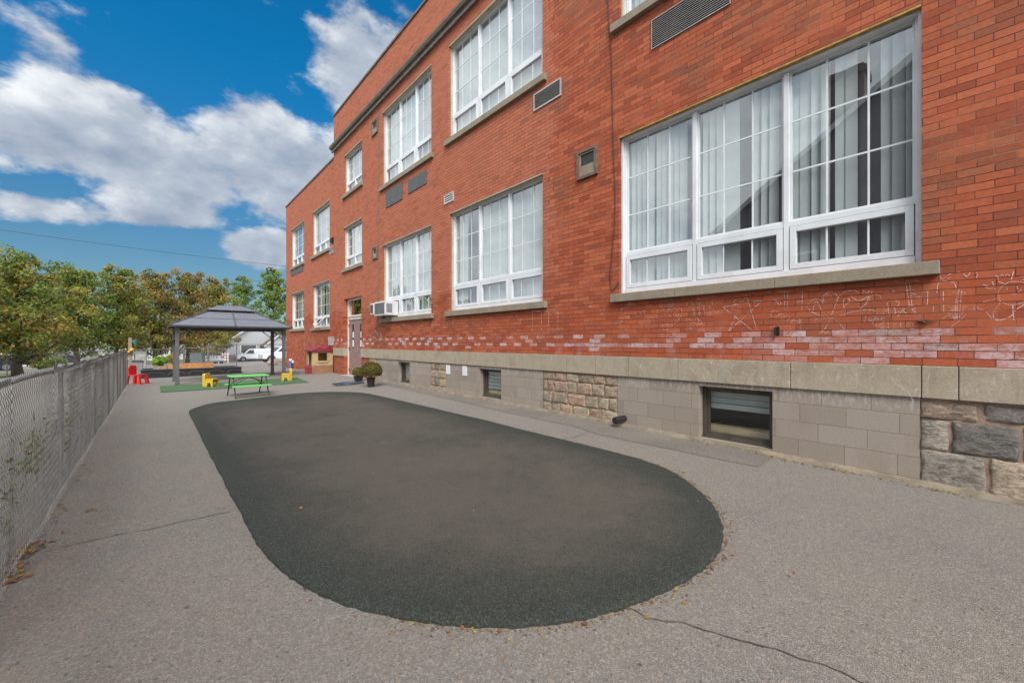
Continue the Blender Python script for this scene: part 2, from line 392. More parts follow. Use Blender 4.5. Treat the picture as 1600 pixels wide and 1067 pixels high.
def asphalt_mat(name, kind):
    m, g, b = newmat(name)
    geo = g.N.new('ShaderNodeNewGeometry'); P = geo.outputs['Position']; x, y, z = g.sep(P)
    v = g.voro(P, 150); vc = g.sep(v.outputs['Color'])
    v2 = g.voro(P, 95); vc2 = g.sep(v2.outputs['Color'])
    if kind == 'old':
        c = g.ramp(g.noise(P, .55, 6, .6), [(.32, (0.158, 0.145, 0.130)), (.5, (0.183, 0.165, 0.145)), (.68, (0.191, 0.167, 0.140))])
        dirt = g.ss(g.noise(P, 1.3, 7, .65), .50, .70, 0, .4); c = g.mix(dirt, c, (.20, .165, .135))
        wet = g.ss(g.noise(P, .45, 7, .6, dist=.5), .54, .66, 0, .35); c = g.mix(wet, c, (.12, .113, .106))
        edge = g.m('MULTIPLY', g.ss(x, .35, -.6), g.ss(g.noise(P, 3.0, 6, .65), .38, .62)); c = g.mix(g.m('MULTIPLY', edge, .45), c, (.22, .155, .11))
        walk = g.m('MULTIPLY', g.m('MULTIPLY', g.ss(x, 3.0, 3.8), g.ss(y, 2.6, 5.0)), .45); c = g.mix(walk, c, (.205, .188, .168))
        ptc = g.ss(g.noise(P, .8, 4, .5, dist=1.2), .52, .60, 0, .28); c = g.mix(ptc, c, (.20, .178, .152))
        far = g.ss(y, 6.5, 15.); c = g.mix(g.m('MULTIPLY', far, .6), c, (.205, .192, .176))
        c = g.mix(g.m('MULTIPLY', g.m('GREATER_THAN', vc[0], .72), .38), c, (.34, .33, .31))
        c = g.mix(g.m('MULTIPLY', g.m('LESS_THAN', vc[1], .24), .40), c, (.10, .092, .084))
        c = g.mix(g.m('MULTIPLY', g.m('GREATER_THAN', vc2[1], .93), .45), c, (.36, .28, .22))
        c = g.mix(g.m('MULTIPLY', g.m('GREATER_THAN', vc2[0], .985), .5), c, (.03, .028, .025))
        bs = .8
    elif kind == 'strip':
        c = g.ramp(g.noise(P, .9, 6, .6), [(.32, (.145, .13, .115)), (.68, (.20, .172, .145))])
        c = g.mix(g.m('MULTIPLY', g.m('GREATER_THAN', vc[0], .8), .4), c, (.33, .31, .28))
        c = g.mix(g.m('MULTIPLY', g.m('LESS_THAN', vc[1], .2), .5), c, (.06, .055, .05)); bs = .8
    elif kind == 'street':
        c = g.ramp(g.noise(P, .4, 6, .6), [(.32, (.17, .16, .15)), (.68, (.23, .21, .195))]); bs = .4
    else:
        a = g.N.new('ShaderNodeVertexColor'); a.layer_name = 'col'; mid = g.sep(a.outputs[0])[0]
        n = g.noise(P, .75, 9, .68, dist=.4); nf = g.noise(P, 4.5, 8, .72)
        c = (.040, .044, .038, 1)
        dst = g.m('ADD', g.m('ADD', g.m('MULTIPLY', mid, .7), g.m('MULTIPLY', g.m('SUBTRACT', n, .5), 1.9)), g.m('MULTIPLY', g.m('SUBTRACT', nf, .5), .9))
        du = g.m('MULTIPLY', g.ss(dst, -.1, 1.0, .10, .95), g.ss(mid, .0, .30))
        c = g.mix(du, c, (.098, .084, .070))
        sp = g.ss(g.noise(g.vm('MULTIPLY', P, (1., .55, 1.)), 2.4, 8, .72), .61, .74, 0, .55); c = g.mix(g.m('MULTIPLY', sp, mid), c, (.19, .16, .13))
        un = g.m('SUBTRACT', 1., g.m('MULTIPLY', du, .55))
        c = g.mix(g.m('MULTIPLY', g.m('GREATER_THAN', vc[0], .82), g.m('MULTIPLY', un, .26)), c, (.16, .165, .14))
        c = g.mix(g.m('MULTIPLY', g.m('LESS_THAN', vc[1], .3), g.m('MULTIPLY', un, .6)), c, (.013, .016, .013))
        bs = 1.0
    g.L.new(c, b.inputs['Base Color']); b.inputs['Roughness'].default_value = .88; b.inputs['Specular IOR Level'].default_value = .25
    bn = g.N.new('ShaderNodeBump'); bn.inputs['Strength'].default_value = bs; bn.inputs['Distance'].default_value = .005
    g.L.new(g.m('ADD', v.outputs['Distance'], g.m('MULTIPLY', g.noise(P, 300, 3), .6)), bn.inputs['Height']); g.L.new(bn.outputs[0], b.inputs['Normal'])
    return m
def glass_mat(name, tint=(.95, .98, .98), base=.17):
    m = bpy.data.materials.new(name); m.use_nodes = True; g = G_(m.node_tree); g.N.clear()
    t = g.N.new('ShaderNodeBsdfTransparent'); t.inputs[0].default_value = (*tint, 1)
    gl = g.N.new('ShaderNodeBsdfGlossy'); gl.inputs['Roughness'].default_value = .004; gl.inputs[0].default_value = (.93, .97, 1, 1)
    geo = g.N.new('ShaderNodeNewGeometry')
    bn = g.N.new('ShaderNodeBump'); bn.inputs['Strength'].default_value = .05; bn.inputs['Distance'].default_value = .02
    g.L.new(g.noise(geo.outputs['Position'], 1.6, 2), bn.inputs['Height']); g.L.new(bn.outputs[0], gl.inputs['Normal'])
    lw = g.N.new('ShaderNodeLayerWeight'); lw.inputs[0].default_value = .5
    f = g.m('ADD', base + .05, g.m('MULTIPLY', g.m('POWER', lw.outputs['Facing'], 3.6), .85), clamp=True)
    mx = g.N.new('ShaderNodeMixShader'); g.put(mx.inputs[0], f); g.L.new(t.outputs[0], mx.inputs[1]); g.L.new(gl.outputs[0], mx.inputs[2])
    o = g.N.new('ShaderNodeOutputMaterial'); g.L.new(mx.outputs[0], o.inputs[0])
    return m
def chalk_mat(name, col):
    m, g, b = newmat(name)
    geo = g.N.new('ShaderNodeNewGeometry'); P = geo.outputs['Position']
    b.inputs['Base Color'].default_value = (*col, 1); b.inputs['Roughness'].default_value = .95
    q = brickgrid(g, .222, .0697, BAND_T, 0, .0022)
    onm = g.ss(q['d2'], .003, .006)
    a = g.m('MULTIPLY', g.ss(g.noise(P, 150, 4, .7), .35, .55, .12, .9), g.ss(g.noise(P, 7, 3), .3, .65, .22, .85))
    g.L.new(g.m('MULTIPLY', a, onm), b.inputs['Alpha'])
    return m
def leaf_mat(name, rough=.6, trans=.45):
    m, g, b = newmat(name)
    a = g.N.new('ShaderNodeVertexColor'); a.layer_name = 'col'
    g.L.new(a.outputs[0], b.inputs['Base Color']); b.inputs['Roughness'].default_value = rough; b.inputs['Specular IOR Level'].default_value = .25
    tr = g.N.new('ShaderNodeBsdfTranslucent'); g.L.new(a.outputs[0], tr.inputs[0])
    mx = g.N.new('ShaderNodeMixShader'); mx.inputs[0].default_value = trans
    o = g.N['Material Output']; g.L.new(b.outputs[0], mx.inputs[1]); g.L.new(tr.outputs[0], mx.inputs[2]); g.L.new(mx.outputs[0], o.inputs[0])
    return m
KS = .80
M = dict(
 brick=brick_mat('red_brick'), block=block_mat('concrete_block'), band=stone_mat('limestone_band', True, .88), sill=stone_mat('sill_stone', False, .66),
 rubble=rubble_mat('granite_rubble'), mortar=mat('pink_mortar', (.27, .19, .145), .9, var=.25, bump=.6, bscale=60),
 old=asphalt_mat('worn_asphalt', 'old'), patch=asphalt_mat('rubber_asphalt', 'patch'), strip=asphalt_mat('asphalt_strip', 'strip'), street=asphalt_mat('street_asphalt', 'street'),
 kerb=mat('foundation_edge', (.185, .15, .11), .9, var=.3, bump=.5),
 vinyl=mat('white_vinyl', (.62, .65, .68), .4, var=.06, vscale=3, dirt=.14), cream=mat('brickmould', (.42, .385, .30), .5, var=.1), gold=mat('lintel_flashing', (.34, .22, .055), .5, var=.3, vscale=15),
 glass=glass_mat('window_glass'), dglass=glass_mat('basement_glass', (.9, .95, .95), .10),
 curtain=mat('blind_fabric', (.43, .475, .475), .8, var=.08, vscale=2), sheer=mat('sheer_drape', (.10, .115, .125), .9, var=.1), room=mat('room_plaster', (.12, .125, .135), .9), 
 bronze=mat('bronze_frame', (.085, .072, .058), .45, .3, var=.2), brown=mat('brown_frame', (.14, .085, .06), .6, var=.3, vscale=12),
 cornice=mat('cornice_metal', (.14, .115, .09), .6, .2, var=.2), roof=mat('roof_felt', (.07, .07, .07), .9),
 dgrey=mat('dark_grey_panel', (.085, .085, .088), .5, .3), louvre=mat('louvre_metal', (.40, .39, .37), .45, .5, var=.1), lgrey=mat('light_grey_panel', (.42, .42, .40), .5),
 door=mat('mauve_door_paint', (.235, .15, .14), .45, var=.12, dirt=.2), paintold=mat('peeling_cream_paint', (.60, .55, .49), .7, var=.2, vscale=20, dirt=.35),
 black=mat('black_plastic', (.018, .018, .02), .45), blackm=mat('black_iron', (.02, .02, .022), .5, .4), rust=mat('rusty_iron', (.11, .05, .03), .8, .3, var=.4, vscale=60),
 galv=mat('galvanised_steel', (.29, .29, .28), .6, .3, var=.2, vscale=9), galvd=mat('dull_post_steel', (.20, .20, .20), .55, .6, var=.25, vscale=9),
 gaz=mat('gazebo_grey_metal', (.115, .118, .125), .45, .3, var=.1), gazr=mat('gazebo_roof_panel', (.165, .175, .205), .5, .2, var=.06), gazd=mat('gazebo_dark_trim', (.05, .052, .058), .5, .3),
 turf=mat('green_turf', (.055, .12, .05), .95, var=.3, vscale=50, bump=1, bscale=220), yellow=mat('yellow_plastic', (.50, .33, .025), .45, var=.06), red=mat('red_plastic', (.60, .015, .015), .4, var=.05),
 green=mat('lime_plastic', (.14, .52, .13), .4, var=.05), woodp=mat('orange_planter_wood', (.40, .19, .065), .7, var=.25, vscale=14), woodg=mat('weathered_wood', (.25, .19, .14), .8, var=.25, vscale=14),
 binm=mat('grey_plastic', (.22, .22, .23), .5), blue=mat('blue_plastic', (.03, .14, .35), .45), white=mat('white_plastic', (.7, .72, .73), .45), teal=mat('teal_plastic', (.05, .22, .20), .45),
 beige=mat('beige_plastic', (.43, .32, .18), .5, dirt=.1), tan=mat('tan_plastic', (.26, .14, .075), .5), sred=mat('dark_red_plastic', (.22, .02, .035), .45), ochre=mat('ochre_plastic', (.55, .28, .02), .5),
 hose=mat('blue_hose', (.03, .055, .09), .35), bark=mat('tree_bark', (.085, .065, .048), .95, var=.4, vscale=12, bump=1, bscale=20),
 leaf=leaf_mat('foliage'), flat=leaf_mat('leaf_litter', .7, .1), soil=mat('planting_soil', (.05, .035, .025), 1),
 siding=mat('grey_siding', (.36, .37, .385), .7, var=.04), trim=mat('white_trim', (.62, .62, .60), .6), shingle=mat('brown_shingle', (.11, .072, .055), .9, var=.3, vscale=25), shingleg=mat('grey_shingle', (.10, .10, .115), .9, var=.25, vscale=25),
 white_car=mat('white_car_paint', (.62, .65, .68), .25, coat=.8, var=.02), silver=mat('silver_car_paint', (.34, .37, .39), .28, .5, coat=.8, var=.02), navy=mat('dark_blue_car_paint', (.018, .025, .04), .25, coat=.8, var=.02),
 cglass=mat('car_glass', (.02, .025, .03), .08, var=.0), tyre=mat('tyre_rubber', (.02, .02, .02), .85), rim=mat('rim_alloy', (.35, .36, .37), .35, .8), tail=mat('tail_light', (.35, .01, .015), .25),
 rock=mat('granite_boulder', (.30, .21, .17), .9, var=.45, vscale=5, bump=1, bscale=9), concrete=mat('pale_concrete', (.36, .34, .31), .85, var=.12, bump=.3), grassm=mat('lawn', (.09, .11, .035), .95, var=.4, vscale=3, bump=.8, bscale=60),
 chalk=chalk_mat('white_chalk', (.80, .62, .58)), chalkw=chalk_mat('bright_chalk', (.85, .82, .80)), crack=mat('crack_dirt', (.07, .055, .045), 1, var=.4), paper=mat('notice_paper', (.62, .63, .64), .7, var=.1, vscale=25),
 wire=mat('cable_black', (.03, .03, .03), .6), orange=mat('orange_plastic', (.55, .10, .015), .5), acw=mat('ac_casing', (.55, .55, .56), .5, var=.08), mauve=mat('house_stucco', (.20, .18, .19), .9, var=.08))

# ------------------------------------------------------------------ ground
def axis(segs):
    r = []
    for a, b, n in segs: r += [a + (b - a) * i / n for i in range(n)]
    return r + [segs[-1][1]]
xs = axis([(-400, -60, 4), (-60, -12, 12), (-12, -.5, 16), (-.5, 5.4, 16), (5.4, 20, 4), (20, 60, 4), (60, 400, 4)])
ys = axis([(-100, -8, 4), (-8, 27, 56), (27, 75, 32), (75, 500, 8)])
mb = MB(); nx = len(xs)
mb.add([(x, y, gz(x, y)) for y in ys for x in xs], [(j*nx+i, j*nx+i+1, (j+1)*nx+i+1, (j+1)*nx+i) for j in range(len(ys)-1) for i in range(nx-1)])
tag(mb.build('ground', M['old'], smooth=True, recalc=False), kind='structure')
def drape(poly_fn, x0, x1, y0, y1, nx, ny, off): 
    mb = MB(); n = nx + 1
    mb.add([(lerp(x0, x1, i/nx), lerp(y0, y1, j/ny), gz(lerp(x0, x1, i/nx), lerp(y0, y1, j/ny)) + off) for j in range(ny+1) for i in range(n)],
           [(j*n+i, j*n+i+1, (j+1)*n+i+1, (j+1)*n+i) for j in range(ny) for i in range(nx)])
    return mb
# side yard lawn beyond the left fence, street and verge beyond the back fence
tag(drape(None, -60, -6.0, 4, 46, 40, 50, .012).build('lawn', M['grassm'], smooth=True), kind='structure')
tag(drape(None, -60, 60, 50, 74, 60, 24, .012).build('street', M['street'], smooth=True), kind='structure')
tag(drape(None, -60, 90, 74.1, 130, 60, 24, .02).build('verge', M['grassm'], smooth=True), kind='structure')
# asphalt strip along the wall
mb = MB(); P0 = [(D - .06 - wd, y, gz(D - .06 - wd, y) + .004) for y, wd in ()]
ys_ = axis([(1.55, 12.9, 40)])
ins = [interp(y, [(1.55, .50), (3.6, .62), (3.9, .50), (5.6, .48), (7.0, .42), (12.9, .2)]) + .012 * math.sin(y * 7) for y in ys_]
vs = []
for y, i_ in zip(ys_, ins):
    for k in (0, 1): x = D - .07 - i_ * k; vs.append((x, y, gz(x, y) + .005))
mb.add(vs, [(2*i, 2*i+1, 2*i+3, 2*i+2) for i in range(len(ys_)-1)])
tag(mb.build('path_strip', M['strip']), kind='structure')
# new dark rubber-asphalt pad
pad_px = [(295,646),(299,640),(330,631),(380,625),(430,619),(480,614.5),(530,613),(570,615),(600,621),(640,630),(700,644),(760,658),(830,676),(900,693),(960,708),
 (1010,722),(1055,741),(1095,770),(1120,798),(1131,830),(1126,860),(1106,885),(1075,908),(1030,930),(980,950),(930,965),(880,975),(800,982),(720,980),(650,972),(580,958),(520,940),
 (470,915),(430,885),(400,850),(375,803),(345,745),(318,693),(300,656)]
ctrl = [Vector(Gp(*p)) for p in pad_px]
def catmull(pts, k, closed=True):
    out = []; n = len(pts)
    for i in range(n if closed else n - 1):
        if closed: a, b, c, d = pts[i-1], pts[i], pts[(i+1) % n], pts[(i+2) % n]
        else: a, b, c, d = pts[max(i-1, 0)], pts[i], pts[i+1], pts[min(i+2, n-1)]
        for j in range(k):
            t = j / k
            out.append(.5 * ((2*b) + (c-a)*t + (2*a-5*b+4*c-d)*t*t + (3*b-a-3*c+d)*t**3))
    if not closed: out.append(pts[-1])
    return out
pad = catmull(ctrl, 8)
cen = sum(pad, Vector((0, 0))) / len(pad)
# medial-ish spine: shrink rings towards the long axis
spx = [(min(max(p.y, cen.y - 2.3), cen.y + 2.6)) for p in pad]
rings = []
for t, hz_ in ((0, -.01), (.004, .014), (.012, .024), (.04, .030), (.10, .032), (.2, .033), (.35, .033), (.5, .033), (.7, .033), (.9, .033), (1, .033)):
    ring = []
    for p, sy in zip(pad, spx):
        c = Vector((cen.x, sy)); q = p.lerp(c, t); q = q + Vector((math.sin(q.y * 41) + math.sin(q.y * 97 + q.x * 50), math.sin(q.x * 37) + math.sin(q.x * 103))) * (.0035 if t < .05 else 0); ring.append((q.x, q.y, gz(q.x, q.y) + hz_))
    rings.append((t, ring))
mb = MB(); n = len(pad)
for (t0, a), (t1, b) in zip(rings, rings[1:]):
    k = sm((t0 + t1) / 2 / .45)
    mb.add(a + b, [(i, (i+1) % n, n + (i+1) % n, n + i) for i in range(n)], (max(.002, k), 0, 0))
po = mb.build('asphalt_pad', M['patch'], smooth=True)
me = po.data   # smooth the dust mask
at = me.color_attributes['col']
import bisect
for poly in me.polygons:
    for li in poly.loop_indices:
        vi = me.loops[li].vertex_index % (2 * n); seg = me.loops[li].vertex_index // (2 * n)
        t = rings[seg + (1 if vi >= n else 0)][0]; at.data[li].color = (sm(t / .5), 0, 0, 1)
tag(po, kind='structure')
def strip(pxs, wd, name, m, off=.004, jit=.012, lift=None):
    pts = [Vector(Gp(*p)) for p in pxs]; dense = []
    for a, b in zip(pts, pts[1:]):
        k = max(2, int((b - a).length / .025)); dense += [a.lerp(b, i / k) for i in range(k)]
    dense.append(pts[-1]); vs = []; j = 0
    for i, p in enumerate(dense):
        d = dense[min(i+1, len(dense)-1)] - dense[max(i-1, 0)]; nrm = Vector((-d.y, d.x)).normalized()
        j = j * .8 + random.uniform(-jit, jit) * .6; ww = wd * random.uniform(.35, 1.3) * min(1, (len(dense) - i) / 12 + .15)
        for s_ in (-1, 1):
            q = p + nrm * (j + s_ * ww / 2); vs.append((q.x, q.y, gz(q.x, q.y) + off))
    return MB().add(vs, [(2*i, 2*i+1, 2*i+3, 2*i+2) for i in range(len(dense)-1)])
for pxs, wd in (([(975,946),(1010,962),(1060,972),(1110,986),(1150,998),(1200,1012),(1250,1028),(1290,1041),(1340,1064),(1400,1090)], .010), ([(362,800),(300,812),(240,825),(180,838),(120,850),(60,865)], .009),
                ([(290,628),(235,632),(190,634)], .012), ([(240,637),(200,640),(178,641)], .010), ([(880,686),(900,682),(920,675)], .014)):
    tag(strip(pxs, wd, 'c', None).build('pavement_crack', M['crack']), kind='structure')
# turf mat
def flatquad(name, pts, m, th, n=10):
    mb = MB(); a, b, c, d = [Vector(p) for p in pts]; vs = []
    for j in range(n+1):
        for i in range(n+1):
            p = a.lerp(b, i/n).lerp(d.lerp(c, i/n), j/n); vs.append((p.x, p.y, gz(p.x, p.y) + th))
    k = n + 1
    mb.add(vs, [(j*k+i, j*k+i+1, (j+1)*k+i+1, (j+1)*k+i) for j in range(n) for i in range(n)])
    o = mb.build(name, m); s_ = o.modifiers.new('thick', 'SOLIDIFY'); s_.thickness = .012; s_.offset = -1
    return o
tag(flatquad('turf_mat', [Gp(251, 613.5), Gp(482, 597.5), Gp(463, 590), Gp(249.5, 604)], M['turf'], .02), 'flat green artificial turf mat laid in front of the gazebo', 'mat')

# ------------------------------------------------------------------ the school
school = thing('school_building', (D, 10, 0), label='long two-storey red brick school with limestone band and tall white grid windows', cat='building')
WR = .14                       # the far wing stands back a little
Y_NEAR, Y_MID, Y_FAR = -9.0, WY(521.5), WY(447, D + WR)
TOPZ = H + 8.95; CORZ = H + 7.72; WTOP = H + 7.48; TH_W = .34
# openings: (y0, y1, z0, z1)
wins = []
def WIN(y0, y1, z0, z1, kind, d=D, **k): wins.append(dict(y0=y0, y1=y1, z0=H + z0, z1=H + z1, kind=kind, d=d, **k))
WIN(.36, 3.66, .745, 3.165, 'big', sid='near')
WIN(WY(848), WY(702.5), .755, 3.13, 'big')
WIN(WY(674), WY(598), .745, 3.05, 'big')
WIN(.36, 3.66, 4.92, 7.2, 'big', cur=1)
WIN(WY(847.5), WY(701), 4.90, 7.2, 'big', cur=1)
WIN(WY(674), WY(597), 4.86, 7.2, 'big', cur=1)
WIN(-6.6, -3.3, .745, 3.165, 'big', cur=.6); WIN(-6.6, -3.3, 4.92, 7.2, 'big', cur=1)
WIN(WY(565.5), WY(537), 2.74, 4.32, 'small', cur=.5); WIN(WY(565.5), WY(538), 5.5, 7.0, 'small', cur=1)
d2 = D + WR
WIN(WY(475, d2), WY(455, d2), .70, 2.60, 'wing', d2, cur=.3); WIN(WY(515, d2), WY(488, d2), .66, 2.64, 'wing', d2, cur=.3, hop=True)
WIN(WY(475, d2), WY(455, d2), 3.95, 6.0, 'wing', d2, cur=1); WIN(WY(515, d2), WY(488, d2), 3.95, 6.0, 'wing', d2, cur=1)
dy0, dy1 = WY(564.5), WY(537.5)
doorop = (dy0, dy1, -.1, H + 1.62)
base_w = [(WY(1207), WY(1092)), (WY(783), WY(749)), (WY(640), WY(622))]
bz0 = [None] * 3
def wallmesh(d, y0, y1, z0, z1, holes, th=TH_W, end=True):
    """a wall x in [d, d+th] with rectangular openings, split at every opening edge"""
    yy = sorted({y0, y1, *[v for h in holes for v in h[:2] if y0 < v < y1]}); zz_ = sorted({z0, z1, *[v for h in holes for v in h[2:] if z0 < v < z1]})
    def solid(i, j):
        if i < 0 or j < 0 or i >= len(yy)-1 or j >= len(zz_)-1: return False
        a = (yy[i]+yy[i+1])/2; b = (zz_[j]+zz_[j+1])/2
        return not any(h[0] < a < h[1] and h[2] < b < h[3] for h in holes)
    mb = MB()
    for i in range(len(yy)-1):
        for j in range(len(zz_)-1):
            if not solid(i, j): continue
            a, b, c, e = yy[i], yy[i+1], zz_[j], zz_[j+1]; x0, x1 = d, d + th
            mb.add([(x0,a,c),(x0,a,e),(x0,b,e),(x0,b,c)], [(0,1,2,3)]); mb.add([(x1,a,c),(x1,b,c),(x1,b,e),(x1,a,e)], [(0,1,2,3)])
            if not solid(i-1, j): mb.add([(x0,a,c),(x1,a,c),(x1,a,e),(x0,a,e)], [(0,1,2,3)])
            if not solid(i+1, j): mb.add([(x0,b,c),(x0,b,e),(x1,b,e),(x1,b,c)], [(0,1,2,3)])
            if not solid(i, j-1): mb.add([(x0,a,c),(x0,b,c),(x1,b,c),(x1,a,c)], [(0,1,2,3)])
            if not solid(i, j+1): mb.add([(x0,a,e),(x1,a,e),(x1,b,e),(x0,b,e)], [(0,1,2,3)])
    return mb
hm = [(w_['y0'], w_['y1'], w_['z0'], w_['z1']) for w_ in wins if w_['d'] == D] + [doorop]
vent_op = []
mb = wallmesh(D, Y_NEAR, Y_MID, BAND_T, TOPZ, hm)
mb.box(D + .01, D + .30, dy1, Y_MID - .004, -.1, BAND_B)         # brick pier left of the door
y_ba = WY(577)                                                   # brick right of the door reaches the ground
mb.box(D + .01, D + .30, y_ba, dy0, -.1, BAND_B)
mb.build('brick_wall', M['brick'], school, world=True, recalc=False)
hw = [(w_['y0'], w_['y1'], w_['z0'], w_['z1']) for w_ in wins if w_['d'] == d2]
mb = wallmesh(d2, Y_MID, Y_FAR, -.2, WTOP, hw)
mb.box(d2 + TH_W, d2 + 12, Y_FAR - .3, Y_FAR, -.2, WTOP)
mb.build('wing_wall', M['brick'], school, world=True, recalc=False)
# upper end walls, roofs and the rooms inside
mb = MB(); mb.box(D + TH_W, D + 12, Y_NEAR, Y_NEAR + .3, -.2, TOPZ); mb.build('end_wall', M['brick'], school, world=True, recalc=False); mb = MB(); mb.box(D + TH_W, D + 12, Y_MID - .3, Y_MID, WTOP, TOPZ)
mb.build('end_wall', M['brick'], school, world=True, recalc=False)
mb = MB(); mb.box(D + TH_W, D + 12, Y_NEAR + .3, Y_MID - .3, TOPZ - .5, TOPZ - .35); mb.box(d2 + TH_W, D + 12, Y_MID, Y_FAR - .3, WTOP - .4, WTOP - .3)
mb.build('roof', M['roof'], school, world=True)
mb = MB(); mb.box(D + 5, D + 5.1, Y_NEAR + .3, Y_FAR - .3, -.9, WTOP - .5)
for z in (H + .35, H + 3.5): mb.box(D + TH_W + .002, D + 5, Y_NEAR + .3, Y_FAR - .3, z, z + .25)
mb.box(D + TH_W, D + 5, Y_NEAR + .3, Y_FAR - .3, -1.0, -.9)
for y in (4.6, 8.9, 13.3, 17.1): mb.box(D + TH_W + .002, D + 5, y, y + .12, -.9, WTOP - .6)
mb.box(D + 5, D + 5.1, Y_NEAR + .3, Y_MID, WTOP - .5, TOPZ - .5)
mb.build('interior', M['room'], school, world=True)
mb = MB(); mb.box(D - .035, D + .40, Y_NEAR, Y_MID + .03, TOPZ, TOPZ + .07); mb.build('parapet_cap', M['cornice'], school, world=True)
mb = MB(); mb.box(d2 - .035, d2 + .40, Y_MID + .04, Y_FAR + .03, WTOP, WTOP + .07); mb.build('parapet_cap', M['cornice'], school, world=True)
mb = MB()
prof = [(D, CORZ - .16), (D - .05, CORZ - .16), (D - .06, CORZ - .08), (D - .12, CORZ - .06), (D - .15, CORZ), (D - .15, CORZ + .05), (D - .09, CORZ + .08), (D, CORZ + .10)]
ys_ = [Y_NEAR, -4, -1, 2, 5, 8, 11, 14, Y_MID + .12]
for a, b in zip(ys_, ys_[1:]): mb.prism(prof, 1, a + .004, b - .004)
mb.build('cornice', M['cornice'], school, world=True)
mb = MB(); mb.tube([(D - .07, Y_NEAR, CORZ - .20), (D - .07, Y_MID, CORZ - .20)], .028, 8)
mb.build('cornice_pipe', M['galvd'], school, world=True)
# limestone band
jy = [Y_NEAR, -7.4, -5.9, -4.2, -2.9, -1.5, WY(1720), WY(1498), WY(1440), WY(1236), WY(1060.5), WY(983), WY(931.5), WY(886), WY(847), WY(790), WY(734), WY(697), WY(656), WY(640), WY(611.5), WY(585), dy0]
mb = MB()
for a, b in zip(jy, jy[1:]):
    a, b = sorted((a, b)); j = random.uniform(-.003, .003)
    mb.box(D - .03 + j, D + TH_W, a + .003, b - .003, BAND_B + random.uniform(0, .004), BAND_T - .001)
mb.build('limestone_band', M['band'], school, world=True, bevel=.006)
MB().box(D - .03, D + TH_W, dy1, Y_MID, BAND_B, BAND_T - .001).build('limestone_band', M['band'], school, world=True, bevel=.006)
MB().box(D - .018, D + .2, Y_NEAR, dy0, BAND_B + .03, BAND_T - .02).build('band_mortar', M['crack'], school, world=True)
# base: block panels, rubble panels, basement windows
def gw(y): return gz(D - .06, y)
segs = [('r', WY(1437), Y_NEAR), ('b', WY(1207), WY(1437)), ('b', WY(965), WY(1092)), ('r', WY(848), WY(965)), ('b', WY(783), WY(848)), ('b', WY(697), WY(749)), ('r', WY(673), WY(697)), ('b', WY(640), WY(673)), ('b', WY(594), WY(622)), ('r', WY(577), WY(594))]
def rubble(y0, y1, z0, z1, rows, mean, cols, seed, lay=None):
    rnd = random.Random(seed); mb = MB()
    if lay is None:
        lay = []; zc = z1
        hs = [rnd.uniform(.8, 1.25) for _ in range(rows)]; t = sum(hs)
        for h_ in hs:
            hh = (z1 - z0) * h_ / t; y = y0
            while y < y1 - .02:
                wd = rnd.uniform(.6, 1.5) * mean
                if y + wd > y1 - mean * .4: wd = y1 - y
                lay.append((y, y + wd, zc - hh, zc, rnd.choice(cols))); y += wd
            zc -= hh
    for (a, b, c, e, col) in lay:
        a += .004; b -= .004; c += .004; e -= .004
        nu = max(3, int((b - a) / .035)); nv = max(3, int((e - c) / .035)); kc = rnd.uniform(.8, 1.2); col = tuple(v * kc for v in col)
        k1, k2, k3, k4 = [rnd.uniform(-.026, .026) for _ in range(4)]; tz = rnd.uniform(-.012, .012); js = [rnd.uniform(-.005, .005) for _ in range(200)]; ph = rnd.uniform(0, 9); vs = []
        tilt = rnd.uniform(-.012, .012)
        e1, e2 = .005 / (b - a), .005 / (e - c)
        us = [0, e1, e1 * 2.6] + [q / nu for q in range(1, nu)] + [1 - e1 * 2.6, 1 - e1, 1]; vs_ = [0, e2, e2 * 2.6] + [q / nv for q in range(1, nv)] + [1 - e2 * 2.6, 1 - e2, 1]
        nu, nv = len(us) - 1, len(vs_) - 1
        for j in range(nv + 1):
            for i in range(nu + 1):
                u, v = us[i], vs_[j]; eu = min(u, 1-u) * (b-a); ev = min(v, 1-v) * (e-c); ed = min(eu, ev)
                bul = .026 * (1 - math.exp(-ed / .007)) + tilt * (u - .5) + tz * (v - .5) + rnd.uniform(-.006, .006) * (ed > 0) + .006 * math.sin(ph + u * 7 + v * 5)* (ed > 0)
                yy = a + u * (b - a) + (k1 * (1 - v) + k2 * v) * (1 - u) * .45 + .004 * math.sin(v * 9 + ph) + (js[(j * 7) % 200] if i in (0, nu) else 0); zz2 = (js[(i * 5 + 3) % 200] if j in (0, nv) else 0) + c + v * (e - c) + (k3 * (1 - u) + k4 * u) * .25 * (1 if 0 < v < 1 or True else 0)
                vs.append((D + .022 - bul, yy, zz2))
        k = nu + 1
        mb.add(vs, [(j*k+i, j*k+i+1, (j+1)*k+i+1, (j+1)*k+i) for j in range(nv) for i in range(nu)], col)
    return mb
PINK = [(.26, .175, .125), (.27, .19, .14), (.23, .18, .13), (.26, .215, .155), (.21, .175, .13), (.25, .20, .145)]
DARK = [(.18, .165, .145), (.15, .14, .125), (.23, .19, .14), (.22, .165, .12)]
first = True
